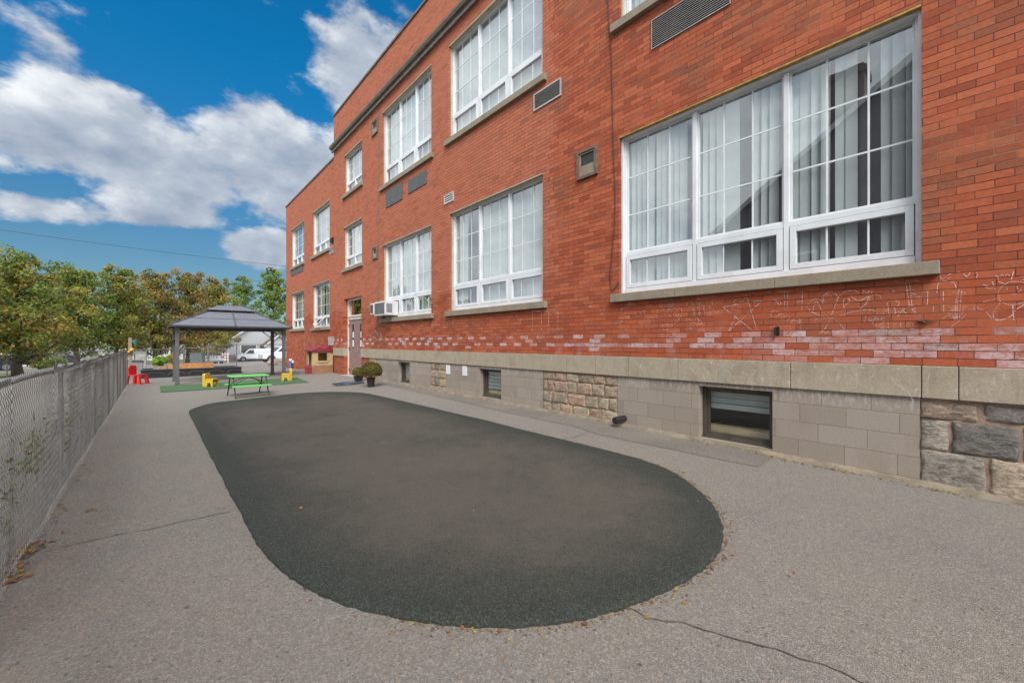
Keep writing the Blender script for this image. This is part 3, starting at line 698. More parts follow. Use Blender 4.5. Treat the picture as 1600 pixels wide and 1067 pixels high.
for i, (k, a, b) in enumerate(segs):
    a, b = sorted((a, b)); z0 = -.12
    if k == 'b': MB().box(D, D + TH_W, a, b, z0, BAND_B).build('block_panel', M['block'], school, world=True)
    else:
        gm = MB().box(D + .012, D + TH_W, a, b, z0, BAND_B)
        if i == 0:
            ya = b; zs = BAND_B; lay = []
            def yp(p): return WY(p)
            L0 = [(1437, 1545, .30, .825-.03, (.20, .165, .13)), ]
            z4 = gw(0) - .02; t1 = zs - .02; r1 = t1 - .17; r2 = r1 - .29; 
            for p0, p1, zl, zh, cc in ((1437,1530,r1,t1,(.24,.18,.14)), (1536,1640,r1+.012,t1,(.155,.14,.125)), (1640,1780,r1,t1,(.22,.17,.14)), (1437,1483,r2,r1,(.20,.175,.15)), (1486,1595,r2,r1,(.13,.12,.108)),
                                   (1598,1720,r2,r1,(.2,.15,.12)), (1720,1850,r2,r1,(.13,.13,.13)), (1437,1541,z4,r2,(.19,.17,.145)), (1546,1660,z4,r2,(.25,.20,.15)), (1660,1850,z4,r2,(.14,.13,.12))):
                lay.append((yp(p1), yp(p0), zl, zh, cc))
            rb = rubble(0, 0, 0, 0, 0, 0, DARK, 3, lay)
            r2_ = rubble(a, yp(1850), z4, t1, 3, .45, DARK + PINK[2:], 5); rb.v, o = rb.v, None
            oo = len(rb.v); rb.v += r2_.v; rb.f += [tuple(oo + q for q in f) for f in r2_.f]; rb.c += r2_.c
        else:
            rb = rubble(a, b, gw((a+b)/2) - .03, BAND_B - .012, 4, .24 if i != 3 else .27, PINK, 11 + i)
        gmo = gm.build('mortar_bed', M['mortar'], school, world=True)
        rb.build('rubble_panel', M['rubble'], school, world=True, smooth=True)
bwz = []
for i, (a, b) in enumerate(base_w):
    top = BAND_B - .055; bot = gw((a+b)/2) + (.055 if i == 0 else .06)
    bwz.append((bot, top)); MB().box(D, D + TH_W, a, b, -.12, bot).build('basement_sill', M['block'], school, world=True); MB().box(D, D + TH_W, a, b, top, BAND_B).build('basement_lintel', M['block'], school, world=True)
mb = MB()
ys_ = [Y_NEAR, -5, -2, -.3, 1, 2, 3, 4, 6, 8, 10, 12, y_ba]
for a, b in zip(ys_, ys_[1:]):
    wd = .055 + .01 * math.sin(a * 3)
    mb.add([(D - wd, a, -.2), (D - wd, b, -.2), (D - wd, b, gw(b) + .035), (D - wd, a, gw(a) + .035), (D + .02, a, gw(a) + .05), (D + .02, b, gw(b) + .05), (D + .02, a, -.2), (D + .02, b, -.2)], [(0,1,2,3), (3,2,5,4)])
mb.build('foundation_edge', M['kerb'], school, world=True, smooth=True)
# basement windows
for (a, b), (z0, z1) in zip(base_w, bwz):
    x = D + .11; t = .05; mb = MB()
    for x_o, i_ in ((x, 0), (x + .035, t * .7)):
        tt = t * .8; A, B, Z0, Z1 = a + i_, b - i_, z0 + i_, z1 - i_
        mb.box(x_o, x_o + .05, A, A + tt, Z0, Z1); mb.box(x_o, x_o + .05, B - tt, B, Z0, Z1); mb.box(x_o, x_o + .05, A + tt, B - tt, Z0, Z0 + tt); mb.box(x_o, x_o + .05, A + tt, B - tt, Z1 - tt, Z1)
    mb.box(x - .03, x + .03, a + .001, b - .001, z0 + .0, z0 + .022)
    wo = mb.build('basement_window', M['bronze'], school, world=True, bevel=.003)
    sheet(MB(), x + .06, a + .075, b - .075, z0 + .075, z1 - .075).build('pane', M['dglass'], wo, world=True)
    bl = MB(); zz1 = z1 - .08
    for k in range(8):
        zt = zz1 - k * .075
        if zt - .07 < z0 + .1: break
        bl.add([(x + .085, a + .05, zt), (x + .085, b - .05, zt), (x + .105, b - .05, zt - .07), (x + .105, a + .05, zt - .07)], [(0,1,2,3)])
        if k > 1 and a < 4: break
    bl.build('blind', M['curtain'], wo, world=True)
    sb = MB().box(x + .12, x + .75, a + .0, b + .0, z0 - .05, z0 + .14).build('inner_ledge', M['beige'], wo, world=True)

# windows
def slats(mb, x, y0, y1, z0, z1, rnd, ang=.4, wd=.085):
    y = y0; ang *= .62
    while y < y1 - wd * .4:
        a = ang + rnd.uniform(-.12, .12); dx = math.sin(a) * wd * .5; dy = max(math.cos(a), .72) * wd * .56; lean = rnd.uniform(-.012, .012)
        yc = y + wd * .5
        mb.add([(x - dx, yc - dy + lean, z0), (x + dx, yc + dy + lean, z0), (x + dx, yc + dy, z1), (x - dx, yc - dy, z1)], [(0,1,2,3)])
        y += wd
def make_window(wd_, idx):
    y0, y1, z0, z1, k, d = wd_['y0'], wd_['y1'], wd_['z0'], wd_['z1'], wd_['kind'], wd_['d']
    rnd = random.Random(100 + idx); x = d + .10
    n = 3 if k == 'big' else 1 if k == 'wing' else 1; cols = 3 if k != 'small' else 3
    botm = .085; fr = .05 if k == 'big' else .045; mull = .056
    mb = MB()
    # outer frame
    mb.box(x, x + .13, y0, y0 + fr, z0, z1); mb.box(x, x + .13, y1 - fr, y1, z0, z1)
    mb.box(x, x + .13, y0 + fr, y1 - fr, z1 - fr, z1); mb.box(x - .012, x + .13, y0 + fr, y1 - fr, z0, z0 + botm)
    iy0, iy1, iz0, iz1 = y0 + fr, y1 - fr, z0 + botm, z1 - fr
    hop = .53 if k == 'big' else .40
    if k == 'small': hop = .36
    zt = iz0 + hop
    sw = (iy1 - iy0) / n
    for i in range(1, n): mb.box(x + .004, x + .11, iy0 + sw * i - mull / 2, iy0 + sw * i + mull / 2, iz0, iz1)
    for i in range(n):
        a = iy0 + sw * i + (mull / 2 if i else 0); b = iy0 + sw * (i + 1) - (mull / 2 if i < n - 1 else 0)
        mb.box(x + .008, x + .11, a, b, zt - .03, zt + .03)
    wo = mb.build('window', M['vinyl'], school, world=True, bevel=.004)
    mu = MB(); gl = MB(); sa = MB()
    for i in range(n):
        a = iy0 + sw * i + (mull / 2 if i else 0); b = iy0 + sw * (i + 1) - (mull / 2 if i < n - 1 else 0)
        # upper light: thin bead and muntins
        bd = .022
        mu.box(x + .03, x + .08, a, a + bd, zt + .03, iz1); mu.box(x + .03, x + .08, b - bd, b, zt + .03, iz1); mu.box(x + .03, x + .08, a + bd, b - bd, iz1 - bd, iz1); mu.box(x + .03, x + .08, a + bd, b - bd, zt + .03, zt + .03 + bd)
        sheet(gl, x + .052, a + bd, b - bd, zt + .03 + bd, iz1 - bd)
        mt = .009 if k == 'big' else .008; rows = 3
        for c in range(1, cols): yy = a + (b - a) * c / cols; mu.box(x + .044, x + .051, yy - mt, yy + mt, zt + .052, iz1 - bd)
        for r_ in range(1, rows): zz2 = zt + .03 + (iz1 - zt - .03) * r_ / rows; mu.box(x + .0438, x + .0508, a + bd, b - bd, zz2 - mt, zz2 + mt)
        # hopper sash(es)
        parts = [(a, b)] if k == 'big' else [(a + (b - a) * j / 3, a + (b - a) * (j + 1) / 3) for j in range(3)] if k == 'wing' else [(a, (a+b)/2), ((a+b)/2, b)]
        for j, (p, q) in enumerate(parts):
            if wd_.get('hop') and j == 1: continue
            st = .062 if k == 'big' else .035; xf = x - .004
            g_ = .008
            sa = MB()
            sa.box(xf, x + .06, p + g_, p + g_ + st, iz0 + g_, zt - .036); sa.box(xf, x + .06, q - g_ - st, q - g_, iz0 + g_, zt - .036)
            sa.box(xf, x + .06, p + g_ + st, q - g_ - st, iz0 + g_, iz0 + g_ + st); sa.box(xf, x + .06, p + g_ + st, q - g_ - st, zt - .036 - st, zt - .036)
            sheet(gl, x + .03, p + g_ + st, q - g_ - st, iz0 + g_ + st, zt - .036 - st)
            if k == 'big':
                for c in range(1, 3): yy = p + (q - p) * c / 3; sa.box(x + .022, x + .029, yy - mt, yy + mt, iz0 + g_ + st, zt - .036 - st)
            sa.build('sash', M['vinyl'], wo, world=True, bevel=.004)
    gl.build('pane', M['glass'], wo, world=True, recalc=False)
    mu.build('muntins', M['vinyl'], wo, world=True)
    if wd_.get('hop'):
        p, q = parts[1]; hb = MB(); zt2 = zt - .036; zb = iz0 + .01; out = .30; st = .04
        def P(u, v, o=0): return (x - .005 - out * (1 - v) - o * .8, p + .01 + (q - p - .02) * u, zb + (zt2 - zb) * v + .05 * (1 - v) - o * .5)
        for u0, u1, v0, v1 in ((0, .14, 0, 1), (.86, 1, 0, 1), (.14, .86, 0, .12), (.14, .86, .88, 1)):
            hb.add([P(u0,v0), P(u1,v0), P(u1,v1), P(u0,v1), P(u0,v0,.03), P(u1,v0,.03), P(u1,v1,.03), P(u0,v1,.03)], [(0,1,2,3),(4,5,6,7),(0,1,5,4),(1,2,6,5),(2,3,7,6),(3,0,4,7)])
        ho = hb.build('open_sash', M['vinyl'], wo, world=True)
    # flashing over the head and wood trim
    MB().box(d + .002, x + .02, y0 + .002, y1 - .002, z1 - .022, z1 - .001).build('lintel_flashing', M['gold'] if wd_.get('sid') else M['cream'], wo, world=True)
    tr = MB(); tr.box(d + .055, x - .001, y0 + .001, y0 + .028, z0 + .002, z1 - .023); tr.box(d + .055, x - .001, y1 - .028, y1 - .001, z0 + .002, z1 - .023); tr.box(d + .055, x - .001, y0 + .028, y1 - .028, z1 - .05, z1 - .023)
    tr.build('brickmould', M['cream'] if not wd_.get('sid') else M['vinyl'], wo, world=True)
    # sill
    sb = MB(); e = .12; ys2 = [y0 - e, y1 + e] if k != 'big' else [y0 - e, y0 + (y1-y0)*.36, y0 + (y1-y0)*.72, y1 + e]
    for a, b in zip(ys2, ys2[1:]): sb.box(d - .075, d + .02, a + .001, b - .001, z0 - .125, z0 - .002)
    sb.box(d + .02, d + .2, y0 + .001, y1 - .001, z0 - .12, z0 - .001)
    sb.build('sill', M['sill'], wo, world=True, bevel=.006)
    # blinds
    cur = wd_.get('cur', .74); cb = MB(); xc = d + .215
    runs = []
    if wd_.get('sid'): runs = [(.40, .70, -.95), (.86, 1.06, -.3), (1.08, 1.25, -1.1), (1.27, 1.50, -.2), (1.58, 1.86, -.9), (2.02, 2.16, -.1), (2.20, 2.44, -.7), (2.50, 2.62, -.1), (2.70, 3.10, -.5), (3.2, 3.62, -.8)]
    elif cur >= 1: runs = [(y0, y1, -.5)]
    else:
        y = y0
        while y < y1:
            wd = rnd.uniform(.3, .9)
            if rnd.random() < cur: runs.append((y, min(y1, y + wd), rnd.choice((-.3, -.6, -1.0))))
            y += wd
    sh = MB(); nn_ = int((y1 - y0) / .03)
    vs = [(xc + .10 + .018 * math.sin(j * 1.1) + .01 * math.sin(j * .37), y0 + (y1 - y0) * j / nn_, z) for z in (z0 + .01, z1) for j in range(nn_ + 1)]
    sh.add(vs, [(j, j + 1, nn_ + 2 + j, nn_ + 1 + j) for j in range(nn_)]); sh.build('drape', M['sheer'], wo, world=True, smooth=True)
    for a, b, an in runs:
        cb = MB(); slats(cb, xc, a, b, z0 + .03, z1, rnd, an, .09)
        if cb.v: cb.build('blinds', M['curtain'], wo, world=True)
    return wo
for i, wd_ in enumerate(wins): make_window(wd_, i)
# double door
dh = H + .84; x = D + .16; gy = gw((dy0 + dy1) / 2) - .02; MIDY = (dy0 + dy1) / 2
mb = MB(); f = .09
mb.box(x - .03, x + .08, dy0, dy0 + f, gy, H + 1.62); mb.box(x - .03, x + .08, dy1 - f, dy1, gy, H + 1.62); mb.box(x - .03, x + .08, dy0 + f, dy1 - f, H + 1.56, H + 1.62); mb.box(x - .03, x + .08, dy0 + f, dy1 - f, dh, dh + .10)
mb.box(x - .06, x + .08, dy0 + f, dy1 - f, dh + .10, dh + .16)
do = mb.build('double_door', M['paintold'], school, world=True, bevel=.004)
MB().box(x + .03, x + .034, dy0 + f, dy1 - f, dh + .16, H + 1.56).build('transom_pane', M['glass'], do, world=True)
for s_, (a, b) in enumerate(((dy0 + f, MIDY - .003), (MIDY + .003, dy1 - f))):
    lf = MB(); wy = (b - a); p0, p1 = a + wy * .36, a + wy * .64; q0, q1 = dh - 1.05, dh - .18
    lf.box(x, x + .045, a, p0, gy, dh); lf.box(x, x + .045, p1, b, gy, dh); lf.box(x, x + .045, p0, p1, gy, q0); lf.box(x, x + .045, p0, p1, q1, dh)
    l_ = lf.build('door_leaf', M['door'], do, world=True)
    MB().box(x + .02, x + .024, p0, p1, q0, q1).build('vision_pane', M['cglass'], do, world=True)
    pm = MB(); pm.box(x + .012, x + .018, p0 + .03, p1 - .03, q0 + .05, q0 + .30); pm.box(x + .012, x + .018, p0 + .04, p1 - .05, q0 + .38, q0 + .6)
    pm.build('posted_notice', M['paper'], do, world=True)
hb = MB(); hb.tube([(x - .002, MIDY - .07, gy + .98), (x - .035, MIDY - .07, gy + .98), (x - .04, MIDY - .10, gy + .98)], .012, 8); hb.box(x - .006, x, MIDY - .09, MIDY - .05, gy + .9, gy + 1.06)
hb.build('handle', M['galv'], do, world=True)
hb = MB()
for z in (gy + .2, gy + 1.0, dh - .2): hb.box(x - .02, x - .001, dy1 - f - .02, dy1 - f + .02, z - .06, z + .06)
hb.build('hinge', M['blackm'], do, world=True)
mb = MB(); mb.box(D - .10, D + .16, dy0, dy1, gy - .1, gy + .03); mb.build('threshold', M['concrete'], do, world=True, bevel=.01)
# vents and small wall fixtures: (px0, px1, y_top at px0, y_bot at px0)
def rect(pxl, pxr, pt, pb, d=D):
    ya, za = W(pxl, pt, d); yb, _ = W(pxr, pt, d); _, zb = W(pxl, pb, d); return yb, ya, zb, za
def panel(name, r, m, prot=.02, d=D):
    return MB().box(d - prot, d + .01, *r[:2], *r[2:]).build(name, m, school, world=True, bevel=.003)
panel('vent_cover', rect(603.5, 629, 301, 326), M['dgrey']); panel('vent_cover', rect(638.5, 667, 283, 303.5), M['dgrey'])
for r in (rect(455, 464.5, 420, 432, d2), rect(466, 473.5, 416, 427, d2)): panel('vent_cover', r, M['dgrey'], d=d2)
def louvre(r, m, d=D, fr=.02, pitch=.03, name='louvre_vent'):
    y0, y1, z0, z1 = r; mb = MB(); mb.box(d - .02, d + .005, y0, y0+fr, z0, z1); mb.box(d - .02, d + .005, y1-fr, y1, z0, z1); mb.box(d - .02, d + .005, y0+fr, y1-fr, z0, z0+fr); mb.box(d - .02, d + .005, y0+fr, y1-fr, z1-fr, z1)
    z = z0 + fr
    while z < z1 - fr - .004:
        mb.add([(d - .018, y0+fr, z), (d - .018, y1-fr, z), (d - .003, y1-fr, z + pitch*.72), (d - .003, y0+fr, z + pitch*.72), (d - .016, y0+fr, z - .003), (d - .016, y1-fr, z - .003)], [(0,1,2,3), (4,5,1,0)]); z += pitch
    o = mb.build(name, m, school, world=True, recalc=False)
    MB().box(d - .002, d + .003, y0+fr, y1-fr, z0+fr, z1-fr).build('back_plate', M['black'], o, world=True)
ya, yb = WY(1142), WY(1018.5); louvre((ya, yb, H + (HZ-79)*D/(ST+(1018.5-800)/F*CT)/F, H + (HZ-34)*D/(ST+(1018.5-800)/F*CT)/F), M['louvre'], pitch=.028, fr=.008)
louvre(rect(834.5, 877.5, 149, 175.5), M['louvre'], pitch=.026, fr=.028)
louvre(rect(694.5, 709, 306.5, 320.5), M['lgrey'], pitch=.05, fr=.02)
louvre(rect(513.5, 523, 526, 531+8, d2), M['lgrey'], d2, pitch=.04); louvre(rect(515, 523, 388, 398, d2), M['lgrey'], d2, pitch=.04)
def boxvent(r, d=D):
    y0, y1, z0, z1 = r; t = .045; p = .045; mb = MB()
    mb.box(d - p, d + .01, y0, y0+t, z0, z1); mb.box(d - p, d + .01, y1-t, y1, z0, z1); mb.box(d - p, d + .01, y0+t, y1-t, z0, z0+t); mb.box(d - p, d + .01, y0+t, y1-t, z1-t, z1)
    o = mb.build('box_vent', M['brown'], school, world=True, bevel=.003)
    mi = MB(); t2 = t + .03; y0 += t; y1 -= t; z0 += t; z1 -= t; t = .03
    mi.box(d - .025, d + .005, y0, y0+t, z0, z1); mi.box(d - .025, d + .005, y1-t, y1, z0, z1); mi.box(d - .025, d + .005, y0+t, y1-t, z0, z0+t); mi.box(d - .025, d + .005, y0+t, y1-t, z1-t, z1)
    mi.add([(d - .02, y0+t, z0+t), (d - .02, y1-t, z0+t), (d - .002, y1-t, z0 + (z1-z0)*.5), (d - .002, y0+t, z0 + (z1-z0)*.5)], [(0,1,2,3)])
    mi.build('inner_frame', M['sill'], o, world=True); MB().box(d - .003, d + .002, y0+t, y1-t, z0+t, z1-t).build('back_plate', M['black'], o, world=True)
boxvent(rect(903, 935, 240, 284)); boxvent(rect(583, 590.5, 388, 406.5)); boxvent(rect(582, 591, 193, 215))
# bracket, hook, cable, pipe stub
ym, zm = W(1215, 517); br = MB(); br.box(D - .012, D, ym - .02, ym + .02, zm - .05, zm + .05); br.cyl((D - .03, ym + .012, zm - .045), (D - .03, ym + .012, zm + .045), .011, n=8); br.cyl((D - .018, ym, zm + .03), (D - .010, ym, zm + .03), .008, n=8); br.cyl((D - .018, ym, zm - .03), (D - .010, ym, zm - .03), .008, n=8)
br.build('hinge_bracket', M['blackm'], school, world=True, bevel=.002)
ym, zm = W(1445, 501); hk = MB(); hk.tube([(D - .012, ym + .05, zm), (D - .018, ym + .02, zm - .004), (D - .018, ym - .02, zm), (D - .012, ym - .09, zm + .001)], [.010, .008, .007, .002], 6)
hk.tube([(D - .012, ym + .01, zm), (D - .03, ym + .008, zm - .014), (D - .024, ym - .02, zm - .026)], .009, 6); hk.box(D - .01, D, ym - .015, ym + .03, zm - .012, zm + .008); hk.tube([(D - .012, ym - .02, zm + .0), (D - .03, ym - .022, zm - .02)], .007, 6)
hk.build('rusty_hook', M['rust'], school, world=True)
cbp = [(949, -30), (952, 40), (955.5, 90), (957, 140), (958, 200), (960, 260), (962, 300), (961, 350), (957, 395), (953.5, 430), (954.5, 445), (957, 455), (963, 449), (967.5, 440)]
MB().tube([(D - .012, *W(a, b)) for a, b in cbp], .006, 5).build('wall_cable', M['wire'], school, world=True)
px_, py_ = 976, 654; ym, zm = W(962, 655, D - .1)
pb = MB(); yc = WY(976); zc_ = H - (654 - HZ) * (D / (ST + (976-800)/F*CT)) / F
pb.cyl((D + .03, yc - .05, zc_ + .012), (D - .20, yc + .02, zc_ - .005), .046, n=20, cap=True); pb.lathe([(.0, 0)], (0,0,0), 3)
pb = MB(); a_ = Vector((D + .03, yc, zc_ + .01)); b_ = Vector((D - .22, yc + .03, zc_ - .01)); pb.cyl(a_, b_, .046, n=22)
pb.cyl(a_.lerp(b_, .35), b_.lerp(a_, .02), .052, n=22)
pb.build('drain_pipe', M['black'], school, world=True, smooth=True, sharp=40)
# papers and lamp
nb = MB()
for pxl, pxr, t, b in ((697.5, 703.5, 570, 584), (723, 730, 571.5, 586.5)): y0, y1, z0, z1 = rect(pxl, pxr, t, b); nb.box(D - .012, D - .0005, y0, y1, z0, z1)
nb.build('taped_notice', M['paper'], school, world=True)
yl, zl = W(524, 376, d2); lb = MB(); lb.box(d2 - .04, d2, yl - .06, yl + .06, zl - .02, zl + .12); lb.add([(d2 - .02, yl - .09, zl + .14), (d2 - .02, yl + .09, zl + .14), (d2 - .02, yl + .09, zl - .14), (d2 - .02, yl - .09, zl - .14), (d2 - .20, yl - .09, zl + .05), (d2 - .20, yl + .09, zl + .05), (d2 - .16, yl + .09, zl - .14), (d2 - .16, yl - .09, zl - .14)], [(0,1,5,4), (4,5,6,7), (0,4,7,3), (1,2,6,5), (3,7,6,2)])
lb.build('wall_lamp', M['blackm'], school, world=True)
# vertical expansion joint
yj = WY(591.5); MB().box(D - .006, D + .001, yj - .02, yj + .02, H + .0, CORZ - .2).build('expansion_joint', M['cornice'], school, world=True)
# air conditioner
ya_, za_ = W(619, 470); yb_, zb_ = W(590, 492)
acy0, acy1 = WY(618), WY(600); acz0, acz1 = H + .80, H + 1.22
ac = thing('air_conditioner', (D, (acy0 + acy1) / 2, acz0), label='boxy white window air conditioner jutting from the lower window left of centre', cat='air conditioner')
MB().box(D - .32, D + .09, acy0 + .002, acy1 - .002, acz0, acz1).build('casing', M['acw'], ac, world=True, bevel=.015)
gr = MB()
for k in range(14): z = acz0 + .05 + k * .024; gr.box(D - .328, D - .32, acy0 + .06, acy1 - .06, z, z + .012)
for k in range(10): xx = D - .28 + k * .018; gr.box(xx, xx + .009, acy1 - .001, acy1 + .006, acz0 + .08, acz1 - .08); gr.box(xx, xx + .009, acy0 - .004, acy0 + .003, acz0 + .08, acz1 - .08)
gr.build('grille', M['dgrey'], ac, world=True)
MB().box(D - .33, D - .05, acy1 + .01, acy1 + .28, acz0 + .06, acz1 - .02).build('side_box', M['acw'], ac, world=True, bevel=.01)
MB().box(D - .335, D - .33, acy1 + .04, acy1 + .25, acz0 + .1, acz1 - .06).build('side_grille', M['dgrey'], ac, world=True)

# ------------------------------------------------------------------ chalk drawings
def strokes(lines, wd, name, m=None, d=D, label=None):
    mb = MB()
    for ln in lines:
        pts = [Vector((a, b)) for a, b in ln]
        if len(pts) > 2: pts = catmull(pts, 5, False)
        vs = []
        for i, p in enumerate(pts):
            t = pts[min(i+1, len(pts)-1)] - pts[max(i-1, 0)]
            if t.length < 1e-6: t = Vector((1, 0))
            nn = Vector((-t.y, t.x)).normalized() * wd * random.uniform(.35, .6)
            for s_ in (-1, 1): q = p + nn * s_; vs.append((d - .0025, q.x, q.y))
        mb.add(vs, [(2*i, 2*i+1, 2*i+3, 2*i+2) for i in range(len(pts)-1)])
    o = mb.build(name, m or M['chalk'], school, world=True)
    if label: o['label'] = label
    return o
def PX(lines, d=D): return [[W(a, b, d) for a, b in ln] for ln in lines]
FONT = {'M': ['00 02 14 25 20'.replace('14','11').replace('25','22')], }
FONT = {'M': [[(0,0),(.05,1)],[(.05,1),(.5,.4)],[(.5,.4),(.95,1)],[(.95,1),(1,0)]], 'I': [[(.5,0),(.5,1)],[(.2,1),(.8,1)],[(.2,0),(.8,0)]], 'i': [[(.5,0),(.5,.6)],[(.5,.78),(.5,.85)]],
 's': [[(.9,.6),(.5,.68),(.15,.5),(.5,.33),(.85,.18),(.5,0),(.1,.06)]], 'S': [[(.9,.9),(.5,1),(.1,.78),(.5,.5),(.9,.25),(.5,0),(.1,.1)]], 'T': [[(.5,0),(.5,1)],[(0,1),(1,1)]],
 'e': [[(.1,.35),(.9,.38),(.7,.65),(.3,.62),(.1,.3),(.4,0),(.9,.08)]], 'r': [[(.2,0),(.2,.62)],[(.2,.4),(.5,.64),(.85,.58)]], 'H': [[(0,0),(0,1)],[(1,0),(1,1)],[(0,.5),(1,.5)]],
 'A': [[(0,0),(.5,1)],[(.5,1),(1,0)],[(.2,.4),(.8,.4)]], 'P': [[(.1,0),(.1,1)],[(.1,1),(.8,.95),(.9,.7),(.6,.5),(.1,.45)]], 'Y': [[(0,1),(.5,.5)],[(1,1),(.3,0)]], 'J': [[(.7,1),(.7,.2),(.4,0),(.1,.2)]],
 'o': [[(.5,.6),(.15,.45),(.2,.1),(.6,0),(.85,.3),(.5,.6)]], 'h': [[(.1,0),(.1,1)],[(.1,.4),(.5,.62),(.8,.4),(.8,0)]], 'n': [[(.1,0),(.1,.6)],[(.1,.4),(.5,.62),(.8,.4),(.8,0)]], 't': [[(.4,0),(.4,.9)],[(.1,.65),(.8,.65)]],
 'a': [[(.8,.6),(.3,.6),(.1,.2),(.4,0),(.8,.3)],[(.8,.6),(.85,0)]], '1': [[(.3,.8),(.5,1),(.5,0)]], '2': [[(.1,.8),(.5,1),(.85,.75),(.1,0),(.9,.03)]], '3': [[(.1,1),(.85,.95),(.4,.55),(.9,.3),(.5,0),(.1,.1)]], '4': [[(.6,1),(.1,.4),(.9,.4)],[(.65,.7),(.65,0)]],
 '5': [[(.85,1),(.2,1),(.15,.6),(.8,.5),(.7,.05),(.1,.05)]], '6': [[(.7,1),(.2,.5),(.3,.05),(.8,.15),(.6,.5),(.2,.4)]], '7': [[(.1,1),(.9,1),(.4,0)]], '8': [[(.5,.5),(.15,.75),(.5,1),(.85,.75),(.2,.3),(.5,0),(.85,.25),(.5,.5)]], '9': [[(.8,.8),(.4,1),(.15,.7),(.5,.5),(.8,.8),(.7,0)]], '0': [[(.5,1),(.15,.6),(.3,.05),(.7,.05),(.85,.6),(.5,1)]],
 'N': [[(0,0),(.05,1)],[(.05,1),(.9,0)],[(.9,0),(1,1)]], 'K': [[(0,0),(0,1)],[(.9,1),(.05,.45)],[(.05,.5),(1,0)]]}
def write(txt, px, py, h, adv=.75, slope=0):
    """handwriting on the wall, px, py is the lower left corner"""
    y, z = W(px, py); out = []
    for ch in txt:
        if ch in FONT:
            for ln in FONT[ch]:
                out.append([(y - a * h * .6 - random.uniform(0, .05) * h, z + b * h + random.uniform(-.03, .03) * h) for a, b in ln])
        y -= adv * h; z += slope * h
    return out
CW = .0058
star = PX([[(1166,460),(1139,516)], [(1166,460),(1185,524)], [(1130,480),(1192,469)], [(1192,469),(1139,517)], [(1130,480),(1188,526)]])
strokes(star, CW, 'chalk_star')
strokes(PX([[(1040,486),(1033,478),(1034,471),(1042,470),(1047,477),(1044,486),(1038,490)], [(1062,470),(1052,477),(1050,483),(1060,480),(1066,488),(1060,500),(1050,508),(1042,506),(1038,496),(1040,488)], [(1046,492),(1047,496)], [(1056,491),(1059,497),(1061,490)]]), CW * .8, 'chalk_face')
strokes(write('123', 1091, 478.5, .052, 1.5) + write('4567', 1082, 486.5, .052, 1.3) + write('8910', 1083, 494, .052, 1.3), CW * .7, 'chalk_numbers')
strokes(PX([[(1080,513),(1073,505),(1073,499),(1080,500),(1083,505),(1089,497),(1092,502),(1086,511),(1080,514)], [(1080,508),(1077,503),(1081,503)]]) + write('SIenna', 1072, 519, .055, .8), CW * .7, 'chalk_heart')
strokes(PX([[(972,480),(971,497)], [(971,483),(978,482),(978,489),(972,491),(984,497)], [(980,476),(990,475),(993,480)], [(1000,487),(1008,486),(1006,492)], [(1014,496),(1022,497)], [(1028,483),(1027,496),(1034,496)]]), CW * .8, 'chalk_scribble')
strokes(PX([[(1226,455),(1226,486)], [(1231,455),(1230,486)], [(1218,456),(1236,454)], [(1254,454),(1253,486)], [(1243,472),(1254,470)]]) + write('H', 1240, 490, .001), CW, 'chalk_letters')
strokes(PX([[(1300,498),(1280,492),(1266,486),(1262,477),(1270,468),(1282,468),(1286,476)], [(1286,476),(1288,462),(1298,456),(1308,462),(1308,470),(1299,492)], [(1306,470),(1318,457),(1334,454),(1342,458)], [(1299,498),(1330,488),(1355,484),(1366,486),(1371,492)], [(1299,496),(1290,512),(1284,520)], [(1301,496),(1312,506),(1324,520)], [(1270,486),(1275,470),(1284,486)], [(1319,482),(1318,470),(1324,466),(1328,472),(1320,476)], [(1330,463),(1342,470),(1357,463)], [(1357,463),(1354,474),(1342,483)]]), CW, 'chalk_butterfly')
strokes(write('MIss TIere', 1380, 491.5, .066, .98, 0), CW * .8, 'chalk_name')
strokes(write('John', 1347, 502, .055, .85), CW * .6, 'chalk_name'); strokes(write('SIster', 1375, 512, .05, .9), CW * .6, 'chalk_name')
strokes(PX([[(1398,440),(1436,438)], [(1415,441),(1421,478)], [(1421,441),(1425,477)], [(1418,478),(1428,477)], [(1450,452),(1449,476)], [(1464,458),(1466,444),(1476,439),(1490,442),(1494,450)], [(1474,456),(1474,470)], [(1492,500),(1494,470),(1499,452)], [(1499,498),(1501,470),(1503,455)], [(1495,500),(1497,460)], [(1480,430),(1490,427),(1500,425)], [(1506,428),(1511,432),(1516,426)], [(1524,425),(1528,430),(1524,434)], [(1536,445),(1552,448),(1550,440)], [(1486,510),(1500,500),(1510,490)], [(1520,484),(1536,484),(1550,498)]]), CW, 'chalk_letters')
strokes(PX([[(1562,470),(1560,456),(1570,444),(1584,440),(1600,442),(1612,452),(1610,466),(1596,474),(1576,476),(1562,470)], [(1573,449),(1574,454)], [(1588,447),(1590,452)], [(1576,458),(1586,460),(1596,452)], [(1560,440),(1568,443)], [(1580,437),(1584,424)], [(1560,436),(1556,432)], [(1556,452),(1540,450)], [(1560,466),(1536,472)], [(1582,476),(1584,500)], [(1562,474),(1552,490),(1556,500),(1572,498),(1584,490)], [(1584,486),(1600,476)]]), CW, 'chalk_flower')
strokes(PX([[(1240,500),(1234,508),(1236,518),(1230,526)], [(1246,494),(1240,500),(1250,502),(1254,496)], [(1252,504),(1250,516),(1254,526)], [(1216,494),(1222,490),(1226,494),(1222,498),(1230,492)]]), CW * .7, 'chalk_person')
strokes(PX([[(1305 + k * 5, 516), (1304 + k * 5, 528)] for k in range(6)]), CW * .7, 'chalk_tally')
rn = random.Random(5)
sc_ = []
